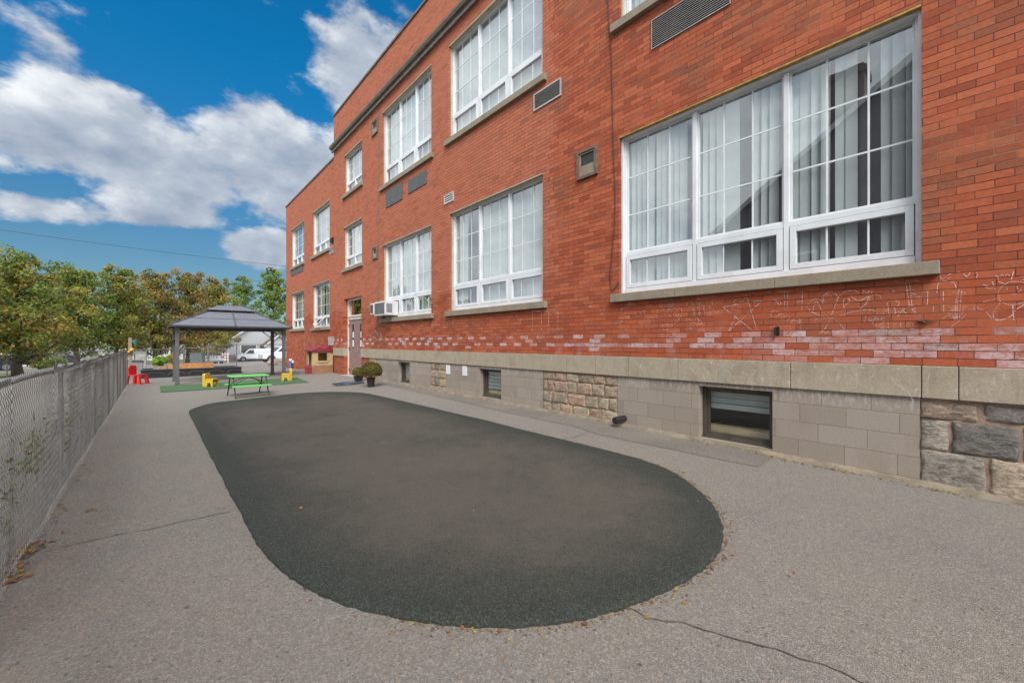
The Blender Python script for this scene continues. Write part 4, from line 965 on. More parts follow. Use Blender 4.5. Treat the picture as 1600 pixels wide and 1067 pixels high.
for _ in range(75):
    a, b = rn.uniform(-.9, 4.3), rn.uniform(BAND_T + .28, BAND_T + .82); k = rn.choice((0, 1, 2))
    if k == 0: sc_.append([(a + .04 * math.cos(t) * (1 + .2 * rn.random()), b + .035 * math.sin(t)) for t in [i * .9 for i in range(8)]])
    elif k == 1: sc_.append([(a, b), (a + rn.uniform(-.08, .08), b + rn.uniform(-.07, .07)), (a + rn.uniform(-.1, .1), b + rn.uniform(-.09, .05))])
    else: sc_.append([(a + i * .014 * rn.uniform(.7, 1.3), b + (.03 if i % 2 else 0) * rn.uniform(.6, 1.2)) for i in range(7)])
strokes(sc_, .0038, 'chalk_scribbles')['kind'] = 'stuff'
strokes(PX([[(832,486),(832,518)], [(846,487),(846,517)], [(858,488),(857,517)], [(872,488),(872,517)], [(832,486),(873,488)], [(832,518),(872,518)]]), CW * 1.2, 'chalk_grid', M['chalkw'])
strokes(PX([[(813,488),(814,504),(811,514),(806,522),(802,521)], [(694,496),(694,522)], [(676,500),(675,520)], [(730,498),(728,505),(732,512),(738,516)]]), CW * 1.2, 'chalk_scribble')
strokes(PX([[(580,526),(583,519),(588,518),(591,527),(594,530),(596,521),(597,526)], [(575,521),(580,526)], [(579,533),(584,527),(590,533)]]), .014, 'chalk_crown', M['chalkw'])
strokes([[(a, b), (a + rn.uniform(-.05, .05), b + rn.uniform(-.12, .12))] for a, b in [(rn.uniform(17.2, 23), H + rn.uniform(-.5, .45)) for _ in range(70)]], .02, 'chalk_marks', d=d2)
strokes([[(a, b), (a + rn.uniform(-.04, .04), b + rn.uniform(-.05, .05))] for a, b in [(rn.uniform(6, 13.5), H + rn.uniform(.02, .6)) for _ in range(60)]], .012, 'chalk_marks')
strokes([[(a, b), (a + rn.uniform(-.10, .10), b + rn.uniform(-.14, .05))] for a, b in [(rn.uniform(-1.2, 4.5), rn.uniform(BAND_B + .05, BAND_T - .03)) for _ in range(60)]], .0035, 'chalk_scratches', M['chalkw'], d=D - .031)['kind'] = 'stuff'

# ------------------------------------------------------------------ fences
def chainlink(mb, a, b, z0f, z1f, pitch=.058, r=.0022, n=4, sag=True):
    """diamond mesh between ground points a and b: each wire is one vertical zigzag"""
    a = Vector(a); b = Vector(b); Ln = (b - a).length; d = (b - a) / Ln; nr = Vector((-d.y, d.x)); k = int(Ln / pitch)
    for i in range(k):
        t0 = i * pitch; c = a + d * t0; za = z0f(c.x, c.y); zb = z1f(c.x, c.y); m_ = int((zb - za) / (pitch / 2)); pts = []
        for j in range(m_ + 1):
            off = (pitch / 2 if j % 2 else -pitch / 2) * 1.04
            z = za + (zb - za) * j / m_; bul = (.005 * math.sin(t0 * 2.1 + z * 3) + .003 * math.sin(t0 * 5)) if sag else 0
            w_ = .002 if j % 2 else -.002
            p = c + d * (off) + nr * (w_ + bul); pts.append((p.x, p.y, z))
        mb.tube(pts, r, n, cap=False)
def fence_post(mb, x, y, top, r=.028):
    g_ = gz(x, y); mb.cyl((x, y, g_ - .1), (x, y, top), r, n=10); mb.lathe([(r + .004, -.01), (r + .004, .012), (r * .6, .03), (.001, .034)], (x, y, top), 10)
FX = -.655; FT = lambda x, y: gz(-.6, y) + 1.205 + .012 * math.sin(y * 1.7)
fence = thing('chain_link_fence', (FX, 8, gz(FX, 8)), label='long grey galvanised chain-link fence running down the left side of the yard', cat='fence')
FY1 = 18.9
mb = MB(); chainlink(mb, (FX, 2.6), (FX, 8.6), lambda x, y: gz(-.6, y) + .02, FT, .058, .0024, 5)
chainlink(mb, (FX, 8.62), (FX, FY1), lambda x, y: gz(-.6, y) + .02, FT, .058, .0027, 4)
mb.build('chain_mesh', M['galv'], fence, world=True, smooth=True, recalc=False)
mb = MB(); mb.tube([(FX - .035, y, FT(FX, y) - .04) for y in axis([(-1.2, FY1, 40)])], .021, 8); mb.build('top_rail', M['galvd'], fence, world=True, smooth=True)
for y in (1.35, 3.75, 6.1, 8.5, 10.9, 13.3, 15.7, FY1):
    mb = MB(); fence_post(mb, FX - .05, y, FT(FX, y) - .02, .02); mb.build('post', M['galv'], fence, world=True, smooth=True, sharp=40)
mb = MB(); mb.tube([(FX + .006, y, gz(-.6, y) + .06) for y in axis([(2.6, FY1, 30)])], .002, 4); mb.build('tension_wire', M['galv'], fence, world=True)
def simple_fence(name, pts, hgt, label, posts=None, pitch=.06, gate=None, cat='fence', r=.0024):
    o = thing(name, (pts[0][0], pts[0][1], gz(*pts[0])), label=label, cat=cat)
    mb = MB(); rl = MB()
    for a, b in zip(pts, pts[1:]):
        chainlink(mb, a, b, lambda x, y: gz(x, y) + .03, lambda x, y: gz(x, y) + hgt, pitch, r, 3, False)
        n_ = 8; rl.tube([(lerp(a[0], b[0], i/n_), lerp(a[1], b[1], i/n_), gz(lerp(a[0], b[0], i/n_), lerp(a[1], b[1], i/n_)) + hgt) for i in range(n_+1)], .02, 6)
        if gate: rl.tube([(a[0], a[1], gz(*a) + .08), (b[0], b[1], gz(*b) + .08)], .02, 6)
    mb.build('chain_mesh', M['galv'], o, world=True, recalc=False); rl.build('top_rail', M['galvd'], o, world=True)
    for p in (posts or pts): q = MB(); fence_post(q, p[0], p[1], gz(*p) + hgt + .04, .022); q.build('post', M['galvd'], o, world=True, smooth=True, sharp=40)
    return o
simple_fence('chain_link_fence', [(-.65, 24.6), (1.08, 25.2)], 1.10, 'short chain-link fence behind the planters and grey bin')
simple_fence('gate', [(1.12, 25.2), (2.02, 25.2)], 1.16, 'chain-link gate behind the gazebo left of the silver car', gate=True, cat='gate')
simple_fence('chain_link_fence', [(2.1, 25.6), (3.6, 28.2), (6.4, 28.6), (9.2, 29)], 1.30, 'chain-link fence in front of the white van at the back of the yard')
px0 = PZ(-60, 21); px1 = PZ(87, 23); px2 = PZ(175, 26); 
simple_fence('chain_link_fence', [px0, PZ(11, 22), px1, px2], 1.12, 'distant chain-link fence in front of the tree trunks at far left')

# ------------------------------------------------------------------ gazebo
GX0, GX1, GY0, GY1 = .58, 3.70, 17.3, 19.3
EZ = H + .565
gaz = thing('gazebo', ((GX0+GX1)/2, (GY0+GY1)/2, gz(2, 18.3)), label='dark grey metal gazebo with a two-tier hipped roof on four posts', cat='gazebo')
for x in (GX0, GX1):
    for y in (GY0, GY1):
        g0 = gz(x, y); q = MB(); q.box(x - .055, x + .055, y - .055, y + .055, g0, EZ - .06); q.box(x - .10, x + .10, y - .10, y + .10, g0, g0 + .015); q.box(x - .065, x + .065, y - .065, y + .065, g0 + .015, g0 + .10)
        q.build('post', M['gaz'], gaz, world=True, bevel=.006)
q = MB()
q.box(GX0 - .06, GX1 + .06, GY0 - .04, GY0 + .04, EZ - .13, EZ - .01); q.box(GX0 - .06, GX1 + .06, GY1 - .04, GY1 + .04, EZ - .13, EZ - .01); q.box(GX0 - .04, GX0 + .04, GY0 + .04, GY1 - .04, EZ - .13, EZ - .01); q.box(GX1 - .04, GX1 + .04, GY0 + .04, GY1 - .04, EZ - .13, EZ - .01)
q.build('beam', M['gazd'], gaz, world=True)
for x, sx in ((GX0, 1), (GX1, -1)):
    for y, sy in ((GY0, 1), (GY1, -1)):
        q = MB(); q.bar((x, y, EZ - .42), (x + sx * .38, y, EZ - .11), .03, .03); q.bar((x, y, EZ - .42), (x, y + sy * .38, EZ - .11), .03, .03); q.build('brace', M['gaz'], gaz, world=True)
ex0, ex1, ey0, ey1 = .38, 3.92, 17.02, 19.58; tx0, tx1, ty0, ty1 = 1.52, 2.78, 17.95, 18.65; tz = H + 1.13
def hip(name, e, ez, t, tz_, th, m):
    q = MB(); a = [(e[0], e[2], ez), (e[1], e[2], ez), (e[1], e[3], ez), (e[0], e[3], ez)]; b = [(t[0], t[2], tz_), (t[1], t[2], tz_), (t[1], t[3], tz_), (t[0], t[3], tz_)]
    lo = [(x, y, z - th) for x, y, z in a]; li = [(x, y, z - th) for x, y, z in b]
    q.add(a + b + lo + li, [(i, (i+1) % 4, 4 + (i+1) % 4, 4 + i) for i in range(4)] + [(8+i, i, (i+1) % 4, 8+(i+1) % 4) for i in range(4)] + [(12+i, 8+i, 8+(i+1)%4, 12+(i+1)%4) for i in range(4)] + [(4,5,6,7)])
    return q.build(name, m, gaz, world=True)
hip('lower_roof', (ex0, ex1, ey0, ey1), EZ, (tx0, tx1, ty0, ty1), tz, .02, M['gazr'])
hip('upper_roof', (tx0 - .12, tx1 + .12, ty0 - .14, ty1 + .14), tz + .04, (1.80, 2.50, 18.26, 18.34), tz + .22, .02, M['gazr'])
q = MB(); q.box(tx0 + .02, tx1 - .02, ty0 + .02, ty1 - .02, tz - .05, tz + .05); q.build('vent_collar', M['gazd'], gaz, world=True)
q = MB()
for a, b in (((ex0, ey0), (tx0, ty0)), ((ex1, ey0), (tx1, ty0)), ((ex1, ey1), (tx1, ty1)), ((ex0, ey1), (tx0, ty1))): q.bar((*a, EZ + .012), (*b, tz + .012), .05, .02)
mx = (tx0 + tx1) / 2; q.bar((mx, ey0, EZ + .012), (mx, ty0, tz + .012), .05, .025); q.bar((mx, ey1, EZ + .012), (mx, ty1, tz + .012), .05, .025)
q.build('rib', M['gaz'], gaz, world=True)
q = MB(); k = .46
q.bar((lerp(ex0, tx0, k), lerp(ey0, ty0, k), lerp(EZ, tz, k) + .004), (lerp(ex1, tx1, k), lerp(ey0, ty0, k), lerp(EZ, tz, k) + .004), .02, .012)
q.bar((lerp(ex0, tx0, k), lerp(ey0, ty0, k), lerp(EZ, tz, k) + .004), (lerp(ex0, tx0, k), lerp(ey1, ty1, k), lerp(EZ, tz, k) + .004), .02, .012)
q.build('panel_seam', M['gazd'], gaz, world=True)
q = MB()
for a, b in (((ex0, ey0), (ex1, ey0)), ((ex1, ey0), (ex1, ey1)), ((ex1, ey1), (ex0, ey1)), ((ex0, ey1), (ex0, ey0))): q.bar((*a, EZ - .03), (*b, EZ - .03), .03, .06)
q.build('gutter', M['gazd'], gaz, world=True)

# ------------------------------------------------------------------ foliage helpers
def leafcloud(mb, centers, n, size, cols, rnd, flat=.5, droop=0):
    for _ in range(n):
        c, r = rnd.choice(centers)
        while True:
            p = Vector((rnd.uniform(-1, 1), rnd.uniform(-1, 1), rnd.uniform(-1, 1)))
            if .25 < p.length < 1: break
        q = Vector(c) + Vector((p.x * r, p.y * r, p.z * r * .8)); s = size * rnd.uniform(.6, 1.35)
        nn = (p.normalized() + Vector((rnd.uniform(-1, 1), rnd.uniform(-1, 1), rnd.uniform(-.4, 1.2)))).normalized()
        u = nn.orthogonal().normalized(); u.rotate(Matrix.Rotation(rnd.uniform(0, 6.28), 3, nn)); v = nn.cross(u)
        col = rnd.choice(cols); k = rnd.uniform(.8, 1.5); col = tuple(x * k for x in col)
        mb.add([q + u * s, q + v * s * .55 + nn * s * .15, q - u * s * .9, q - v * s * .6 + nn * s * .1], [(0, 1, 2, 3)], col)
def tree(px, z, top, wpx, cols, label, seed, lowy=545, n=6500, name='tree', trunk_r=.16, shape=1.0, g_='trees along the street behind the yard', size=.085):
    rnd = random.Random(seed); x, y = PZ(px, z); g0 = gz(x, y); topz = H + (HZ - top - 7) * z / F; low = H + (HZ - lowy) * z / F; low = max(low, g0 + 1.0)
    rad = wpx / 2 * z / F * .90
    t = thing(name, (x, y, g0), label=label, cat='tree', group=g_)
    tr = MB(); hgt = topz - g0; pts = []; px_ = 0; py_ = 0
    for i in range(9):
        f_ = i / 8; pts.append((x + px_, y + py_, g0 - .1 + hgt * .86 * f_)); px_ += rnd.uniform(-.08, .08); py_ += rnd.uniform(-.08, .08)
    tr.tube(pts, [trunk_r * (1.25 if i == 0 else 1) * (1 - .88 * i / 8) for i in range(9)], 8)
    cents = []
    nb = 34
    for i in range(nb):
        f_ = .12 + .88 * i / nb; zz2 = lerp(low, topz - .2, f_); a = i * 2.4 + rnd.uniform(-.4, .4)
        prof = (1 if f_ < .45 else 1 - .72 * ((f_ - .45) / .55) ** 1.4) if shape == 1.0 else (1 - f_) ** .7 * 1.1
        rr = rad * prof * rnd.uniform(.6, 1.08); k = int(min(7, max(0, (zz2 - rr * .4 - g0) / (hgt * .86) * 8)))
        st = Vector(pts[k]); en = Vector((x + math.cos(a) * rr, y + math.sin(a) * rr, zz2)); mid = st.lerp(en, .5) + Vector((0, 0, -.12))
        tr.tube([st, mid, en], [trunk_r * .32, trunk_r * .2, .01], 5)
        for f2 in (1.0, .62, .3):
            c = st.lerp(en, f2) + Vector((rnd.uniform(-.2, .2), rnd.uniform(-.2, .2), rnd.uniform(-.1, .3))); cents.append((c, rnd.uniform(.36, .64) * (rad / 2.0) ** .7 * (1.05 if f2 < 1 else .85)))
    for _ in range(4): cents.append(((x + rnd.uniform(-.35, .35) * rad, y + rnd.uniform(-.3, .3) * rad, topz - rnd.uniform(.35, 1.0)), rnd.uniform(.22, .36)))
    tr.build('trunk', M['bark'], t, world=True, smooth=True)
    cr = MB(); 
    sub = {}
    for c in cents:      # each bough keeps its own mix of colours
        cc = [rnd.choice(cols) for _ in range(3)]; leafcloud(cr, [c], int(n * 1.2 / len(cents)), size * 1.15, cc, rnd)
    cr.build('crown', M['leaf'], t, world=True, recalc=False)
OL = [(0.226, 0.230, 0.044), (0.159, 0.196, 0.044), (0.282, 0.230, 0.050), (0.101, 0.138, 0.036)]
ORA = [(0.149, 0.176, 0.040), (0.132, 0.149, 0.040), (0.332, 0.176, 0.050), (0.269, 0.132, 0.050), (0.207, 0.187, 0.050), (0.353, 0.209, 0.050), (0.146, 0.143, 0.044)]
GR = [(0.159, 0.230, 0.044), (0.124, 0.196, 0.044), (0.226, 0.253, 0.050), (0.090, 0.138, 0.036)]
GO = [(0.226, 0.242, 0.044), (0.305, 0.207, 0.050), (0.159, 0.207, 0.044), (0.112, 0.150, 0.036)]
tree(28, 23, 386, 170, GO, 'broad olive green maple at the far left edge with a thick bare trunk', 1, 552, 9500, trunk_r=.22, size=.08)
tree(118, 28, 405, 105, OL + GR, 'narrow-topped green tree left of the fence end with its trunk above the fence', 2, 546, 7500, trunk_r=.17)
tree(186, 31, 408, 105, OL + GO, 'green and yellow tree standing behind the end of the long fence', 3, 548, 7500)
tree(243, 34, 414, 95, ORA + OL, 'orange tinted tree behind the grey bin, left of the gazebo', 4, 558, 7500)
tree(293, 36, 415, 100, ORA, 'rust orange tree rising behind the left end of the gazebo roof', 5, 558, 8000)
tree(340, 53, 424, 80, ORA + OL, 'orange and olive tree directly behind the gazebo roof ridge', 6, 548, 6500, size=.12)
tree(379, 80, 424, 70, GR, 'green tree rising behind the grey bungalow roof', 7, 548, 5500, size=.17, trunk_r=.3)
tree(428, 72, 411, 78, GR, 'large green tree beside the far corner of the school', 8, 548, 7000, size=.17, trunk_r=.3)
tree(-60, 20, 395, 150, GO, 'olive tree beyond the left fence, outside the picture', 9, 550, 6000)
tree(-230, 17, 380, 190, GR + GO, 'green tree further along the left fence, outside the picture', 10, 550, 6000)
tree(320, 52, 440, 75, OL, 'dark green tree far behind the gazebo', 12, 555, 4000, size=.12)
tree(205, 50, 436, 90, GR, 'dark green tree in the distance between two street trees', 13, 557, 4500, size=.12)
tree(70, 46, 428, 100, OL, 'distant dark tree seen in the gap left of the narrow-topped tree', 14, 556, 4500, size=.12)
# ------------------------------------------------------------------ houses
def house(name, cx, cy, rz, wx, dy, ez, rzz, mwall, mroof, label, front=None, over=.35, g0=None):
    """gabled house, ridge along local y; gable faces local -y"""
    g0 = gz(cx, cy) - .2 if g0 is None else g0
    o = thing(name, (cx, cy, g0), rz, label, 'house'); a, b = wx / 2, dy / 2
    q = MB(); q.prism([(-a, 0), (a, 0), (a, ez), (0, rzz), (-a, ez)], 1, -b, b)
    z = .5
    wl = q.build('wall', mwall, o)
    r = MB(); k = (rzz - ez) / a
    for s_ in (-1, 1): 
        x1 = s_ * (a + over); z1 = ez - over * k
        r.add([(0, -b - over, rzz + .02), (x1, -b - over, z1 + .02), (x1, b + over, z1 + .02), (0, b + over, rzz + .02), (0, -b - over, rzz + .14), (x1, -b - over, z1 + .14), (x1, b + over, z1 + .14), (0, b + over, rzz + .14)], [(0,1,2,3),(4,5,6,7),(0,1,5,4),(1,2,6,5),(2,3,7,6),(3,0,4,7)])
    r.build('roof', mroof, o)
    fs = MB()
    for s_ in (-1, 1): fs.bar((0, -b - over - .012, rzz + .06), (s_ * (a + over), -b - over - .012, ez - over * k + .06), .02, .18, up=(0, 1, 0)) if False else fs.add([(0, -b-over-.02, rzz - .06), (s_*(a+over), -b-over-.02, ez - over*k - .06), (s_*(a+over), -b-over-.02, ez - over*k + .13), (0, -b-over-.02, rzz + .13), (0, -b-over, rzz - .06), (s_*(a+over), -b-over, ez - over*k - .06), (s_*(a+over), -b-over, ez - over*k + .13), (0, -b-over, rzz + .13)], [(0,1,2,3),(0,1,5,4),(1,2,6,5),(2,3,7,6)])
    fs.build('bargeboard', M['trim'], o)
    return o, a, b
def hwin(o, x, z0, z1, y, wd, nd=0):
    q = MB(); t = .10
    q.box(x - wd/2 - t, x + wd/2 + t, y - .05, y, z0 - t, z0); q.box(x - wd/2 - t, x + wd/2 + t, y - .05, y, z1, z1 + t); q.box(x - wd/2 - t, x - wd/2, y - .05, y, z0, z1); q.box(x + wd/2, x + wd/2 + t, y - .05, y, z0, z1)
    wq = q.build('window', M['trim'], o); MB().box(x - wd/2, x + wd/2, y - .02, y + .01, z0, z1).build('pane', M['dgrey'] if not nd else M['cglass'], wq)
# grey bungalow
hx, hy = PZ(388, 62); ang = -math.atan2(hx, hy) * .9
bo, a, b = house('bungalow', hx + .6, hy + 4.5, ang + .30, 8.4, 9, 3.15, 6.1, M['siding'], M['shingle'], 'grey sided bungalow with brown roof and white trim across the street')
hwin(bo, -1.35, 1.45, 2.55, -b, 2.0)
q = MB(); q.prism([(-4.31, .2), (4.31, .2), (4.31, 1.15), (-4.31, 1.15)], 1, -b - .06, -b + .02); q.build('brick_skirt', mat('bungalow_brick', (.20, .15, .13), .9, var=.3, vscale=12), bo)
q = MB(); q.prism([(.5, 0), (4.0, 0), (4.0, 2.5), (2.25, 3.95), (.5, 2.5)], 1, -b - 1.4, -b - .07); q.build('porch', M['siding'], bo)
r = MB()
for s_ in (-1, 1): r.add([(2.25, -b - 1.7, 4.02), (2.25 + s_ * 2.1, -b - 1.7, 2.28), (2.25 + s_ * 2.1, -b, 2.28), (2.25, -b, 4.02), (2.25, -b - 1.7, 4.15), (2.25 + s_ * 2.1, -b - 1.7, 2.41), (2.25 + s_ * 2.1, -b, 2.41), (2.25, -b, 4.15)], [(0,1,2,3),(4,5,6,7),(0,1,5,4),(1,2,6,5),(3,0,4,7)])
r.build('porch_roof', M['shingle'], bo)
r = MB()
for s_ in (-1, 1): r.add([(2.25, -b-1.72, 4.0), (2.25+s_*2.1, -b-1.72, 2.26), (2.25+s_*2.1, -b-1.72, 2.44), (2.25, -b-1.72, 4.18)], [(0,1,2,3)])
r.build('porch_bargeboard', M['trim'], bo)
q = MB(); q.box(1.6, 2.9, -b - 1.44, -b - 1.40, .5, 2.2); dd = q.build('porch_opening', M['dgrey'], bo)
q = MB(); q.box(1.9, 2.4, -b - 1.47, -b - 1.44, .5, 2.1); q.build('door', mat('maroon_door', (.10, .03, .03), .5), bo)
# far left grey house and others half hidden by trees
x, y = PZ(96, 50); ho, a, b = house('house', x, y + 2, .75, 6, 8, 2.6, 4.6, M['trim'], M['shingleg'], 'white walled house with a steep grey roof seen between the left trees', g0=gz(x, y) - .3); hwin(ho, 0, 1, 2, -b, 1.2)
x, y = PZ(262, 66); ho, a, b = house('house', x, y + 3, .5, 8, 9, 2.6, 4.4, M['trim'], M['shingleg'], 'low white house mostly hidden behind the orange trees', g0=gz(x, y) - .3); hwin(ho, -1.5, 1, 2, -b, 1.3); hwin(ho, 1.8, 1, 2, -b, 1.3)
x, y = PZ(-10, 56); ho, a, b = house('house', x, y + 2, 1.1, 8, 9, 3.4, 6, M['trim'], M['shingleg'], 'white house behind the broad maple at the far left', g0=gz(x, y) - .3); hwin(ho, 0, 1, 2.2, -b, 1.5)
# neighbour's tall house: it stands behind the camera and shows as a reflection in the near windows
nh, a, b = house('neighbour_house', -9.6, -.3, R(90), 13.4, 9, 5.85 - gz(-9, 0), 10.7, M['mauve'], M['shingleg'], 'tall grey gabled house reflected in the nearest school window', g0=-.3)
hwin(nh, 4.2, 3.6, 4.6, -b, .7, 1); hwin(nh, 1.2, 3.6, 5.0, -b, 1.0, 1); hwin(nh, -2.5, 3.6, 5.0, -b, 1.0, 1); hwin(nh, 2.0, .9, 2.3, -b, 1.2, 1); hwin(nh, 0, 6.4, 7.6, -b, .9, 1)
q = MB(); q.box(3.0, 4.0, -1.8, -.8, 6.5, 11.6); q.box(2.93, 4.07, -1.87, -.73, 11.3, 11.5); q.build('chimney', mat('chimney_brick', (.15, .10, .09), .9, var=.2), nh)

# ------------------------------------------------------------------ vehicles
def vehicle(name, label, cat, prof, belt, W2, wheels, wr, mbody, wins_, loc, rz, lights=(), ext=None, taper=.28, bed=None):
    o = thing(name, loc, rz, label, cat); q = MB()
    def hw(z): return W2 - max(0, z - belt) * taper
    n = len(prof); vs = [(x, -hw(z), z) for x, z in prof] + [(x, hw(z), z) for x, z in prof]
    q.add(vs, [tuple(range(n)), tuple(range(n, 2*n))[::-1]] + [(i, n+i, n+(i+1)%n, (i+1)%n) for i in range(n)])
    q.build('body', mbody, o, bevel=.05)
    if bed: q = MB(); q.box(*bed); q.build('cargo_bed', M['black'], o)
    for poly in wins_:
        q = MB()
        if poly[0] == 'side':
            for s_ in (-1, 1): q.add([(x, s_ * (hw(z) + .012), z) for x, z in poly[1]] + [(x, s_ * (hw(z) - .03), z) for x, z in poly[1]], [tuple(range(len(poly[1])))] + [(i, (i+1) % len(poly[1]), len(poly[1]) + (i+1) % len(poly[1]), len(poly[1]) + i) for i in range(len(poly[1]))])
        else:
            (xa, za), (xb, zb), off = poly[1]; q.add([(xa + off, -hw(za) + .1, za), (xa + off, hw(za) - .1, za), (xb + off, hw(zb) - .1, zb), (xb + off, -hw(zb) + .1, zb), (xa, -hw(za) + .1, za), (xa, hw(za) - .1, za), (xb, hw(zb) - .1, zb), (xb, -hw(zb) + .1, zb)], [(0,1,2,3), (0,1,5,4), (2,3,7,6), (0,3,7,4), (1,2,6,5)])
        q.build('side_window' if poly[0] == 'side' else 'windscreen', M['cglass'], o)
    for xw in wheels:
        for s_ in (-1, 1):
            q = MB(); q.cyl((xw, s_ * (W2 - .2), wr), (xw, s_ * (W2 + .02), wr), wr, n=24); w_ = q.build('wheel', M['tyre'], o, smooth=True, sharp=40)
            q = MB(); q.cyl((xw, s_ * (W2), wr), (xw, s_ * (W2 + .03), wr), wr * .62, n=16); q.build('rim', M['rim'], w_)
            q = MB(); q.cyl((xw, s_ * (W2 - .1), wr + .02), (xw, s_ * (W2 + .006), wr + .02), wr * 1.18, n=24); q.build('wheel_arch', M['black'], o)
    for (x, yy, z, dx, dy, dz, mm, nm) in lights:
        for s_ in (-1, 1): q = MB(); q.box(x - dx, x + dx, s_ * yy - dy, s_ * yy + dy, z - dz, z + dz); q.build(nm, mm, o)
    return o
def at(px, z, dz=0): x, y = PZ(px, z); return (x, y, gz(x, y) + dz)
vx = at(397, 61)
perp = -math.atan2(*PZ(397, 61)) 
vehicle('van', 'small white cargo van parked side on in front of the bungalow', 'van', [(-2.2,.35),(-2.25,.8),(-2.0,1.02),(-1.35,1.15),(-.75,1.75),(-.45,1.84),(2.05,1.86),(2.2,1.7),(2.22,.5),(2.15,.32)], 1.05, .9, (-1.45, 1.3), .33, M['white_car'] and [('side', [(-1.15,1.17),(-.65,1.66),(-.1,1.68),(-.1,1.12)]), ('f', ((-1.35,1.17), (-.8,1.72), -.02))] or [], vx, perp) if False else None
def V(*a, **k): return vehicle(*a, **k)
V('van', 'small white cargo van parked side on in front of the bungalow', 'van', [(-2.2,.35),(-2.25,.8),(-2.0,1.02),(-1.35,1.15),(-.75,1.75),(-.45,1.84),(2.05,1.86),(2.2,1.7),(2.22,.5),(2.15,.32)], 1.05, .9, (-1.45, 1.3), .33, M['white_car'],
  [('side', [(-1.15,1.17),(-.65,1.66),(-.1,1.68),(-.1,1.12)]), ('f', ((-1.35,1.17), (-.8,1.72), -.02))], vx, perp + .12, lights=((-2.16,.66,.78,.06,.14,.09,M['lgrey'],'headlight'), (2.2,.8,1.1,.03,.06,.25,M['tail'],'tail_light')))
px_ = at(445, 52)
V('pickup_truck', 'white pickup truck partly hidden behind the right gazebo post', 'truck', [(-2.7,.45),(-2.75,1.0),(-2.5,1.2),(-1.4,1.28),(-.7,1.88),(.5,1.92),(.85,1.3),(2.7,1.3),(2.75,.55)], 1.25, .98, (-1.8, 1.7), .42, M['white_car'],
  [('side', [(-1.15,1.32),(-.62,1.78),(.35,1.8),(.6,1.32)]), ('f', ((-1.4,1.3), (-.75,1.83), -.02))], px_, perp + .25, lights=((2.73,.85,1.05,.03,.08,.16,M['tail'],'tail_light'),))
sx_ = at(328, 47)
V('car', 'silver hatchback seen from behind through the gate', 'car', [(-2.1,.3),(-2.15,.7),(-1.95,.88),(-1.1,.98),(-.35,1.40),(.9,1.43),(1.75,1.0),(2.1,.95),(2.15,.4),(2.0,.28)], .95, .87, (-1.3, 1.3), .32, M['silver'],
  [('side', [(-.95,1.0),(-.3,1.33),(.85,1.36),(1.4,1.02)]), ('f', ((-1.1,1.0), (-.4,1.38), -.02)), ('f', ((1.72,1.04), (1.0,1.41), .02))], sx_, R(-82), lights=((2.08,.68,.82,.06,.16,.09,M['tail'],'tail_light'),))
lx_ = at(44, 36)
V('pickup_truck', 'dark blue pickup truck parked behind the far left tree trunk', 'truck', [(-2.7,.45),(-2.75,1.0),(-2.5,1.15),(-1.5,1.2),(-.8,1.72),(.3,1.75),(.6,1.2),(2.7,1.22),(2.75,.55)], 1.2, .95, (-1.8, 1.7), .38, M['navy'],
  [('side', [(-1.25,1.25),(-.72,1.62),(.15,1.64),(.4,1.25)]), ('f', ((-1.5,1.22), (-.85,1.68), -.02))], lx_, R(35))

# ------------------------------------------------------------------ yard furniture
def kid_chair(loc, rz, m, label, kind, g_=None):
    o = thing('child_chair', loc, rz, label, 'chair', g_)
    if kind == 'block':          # moulded one-piece look: thick panels with an arch cut out; faces local +x
        q = MB(); arch = lambda w_: [(-w_, 0), (-w_ * .55, 0), (-w_ * .5, .13), (w_ * .5, .13), (w_ * .55, 0), (w_, 0)]
        q.prism(arch(.14) + [(.145, .36), (.12, .40), (-.12, .40), (-.145, .36)], 0, -.14, -.06); q.build('backrest', m, o, bevel=.012)
        q = MB(); q.box(-.06, .17, -.14, .14, .20, .235); q.build('seat', m, o, bevel=.01)
        for s_ in (-1, 1): q = MB(); q.prism([(-.059, 0), (.0, 0), (.02, .12), (.10, .12), (.12, 0), (.17, 0), (.17, .199), (-.059, .199)], 1, s_ * .14 - .02, s_ * .14 + .02 ) ; q.build('leg', m, o)
    else:                        # red chair, splayed legs, slatted oval back; faces local +x
        q = MB(); q.prism([(-.15, .33), (.15, .33), (.16, .55), (.12, .64), (-.12, .64), (-.16, .55)], 0, -.17, -.13); q.build('backrest', m, o, bevel=.012)
        q = MB(); q.box(-.19, .19, -.17, .17, .30, .335); q.build('seat', m, o, bevel=.012)
        for sx in (-1, 1):
            for sy in (-1, 1):
                q = MB(); q.add([(sx*.17+a, sy*.14+b, .30) for a, b in ((-.035,-.03),(.035,-.03),(.035,.03),(-.035,.03))] + [(sx*.21+a, sy*.17+b, 0) for a, b in ((-.05,-.04),(.05,-.04),(.05,.04),(-.05,.04))], [(0,1,2,3),(7,6,5,4),(0,1,5,4),(1,2,6,5),(2,3,7,6),(3,0,4,7)]); q.build('leg', m, o)
    return o
def gp3(px, py): x, y = Gp(px, py); return (x, y, gz(x, y))
def onmat(p): return (p[0], p[1], p[2] + .021)
kid_chair(onmat(gp3(328, 604.5)), R(-35), M['yellow'], 'yellow plastic child chair on the left part of the green mat', 'block', 'yellow child chairs')
kid_chair(onmat(gp3(449, 595)), R(170), M['yellow'], 'yellow plastic child chair by the right gazebo post', 'block', 'yellow child chairs')
kid_chair(gp3(214, 600), R(-38), M['red'], 'bright red child chair beside the end of the fence', 'red')
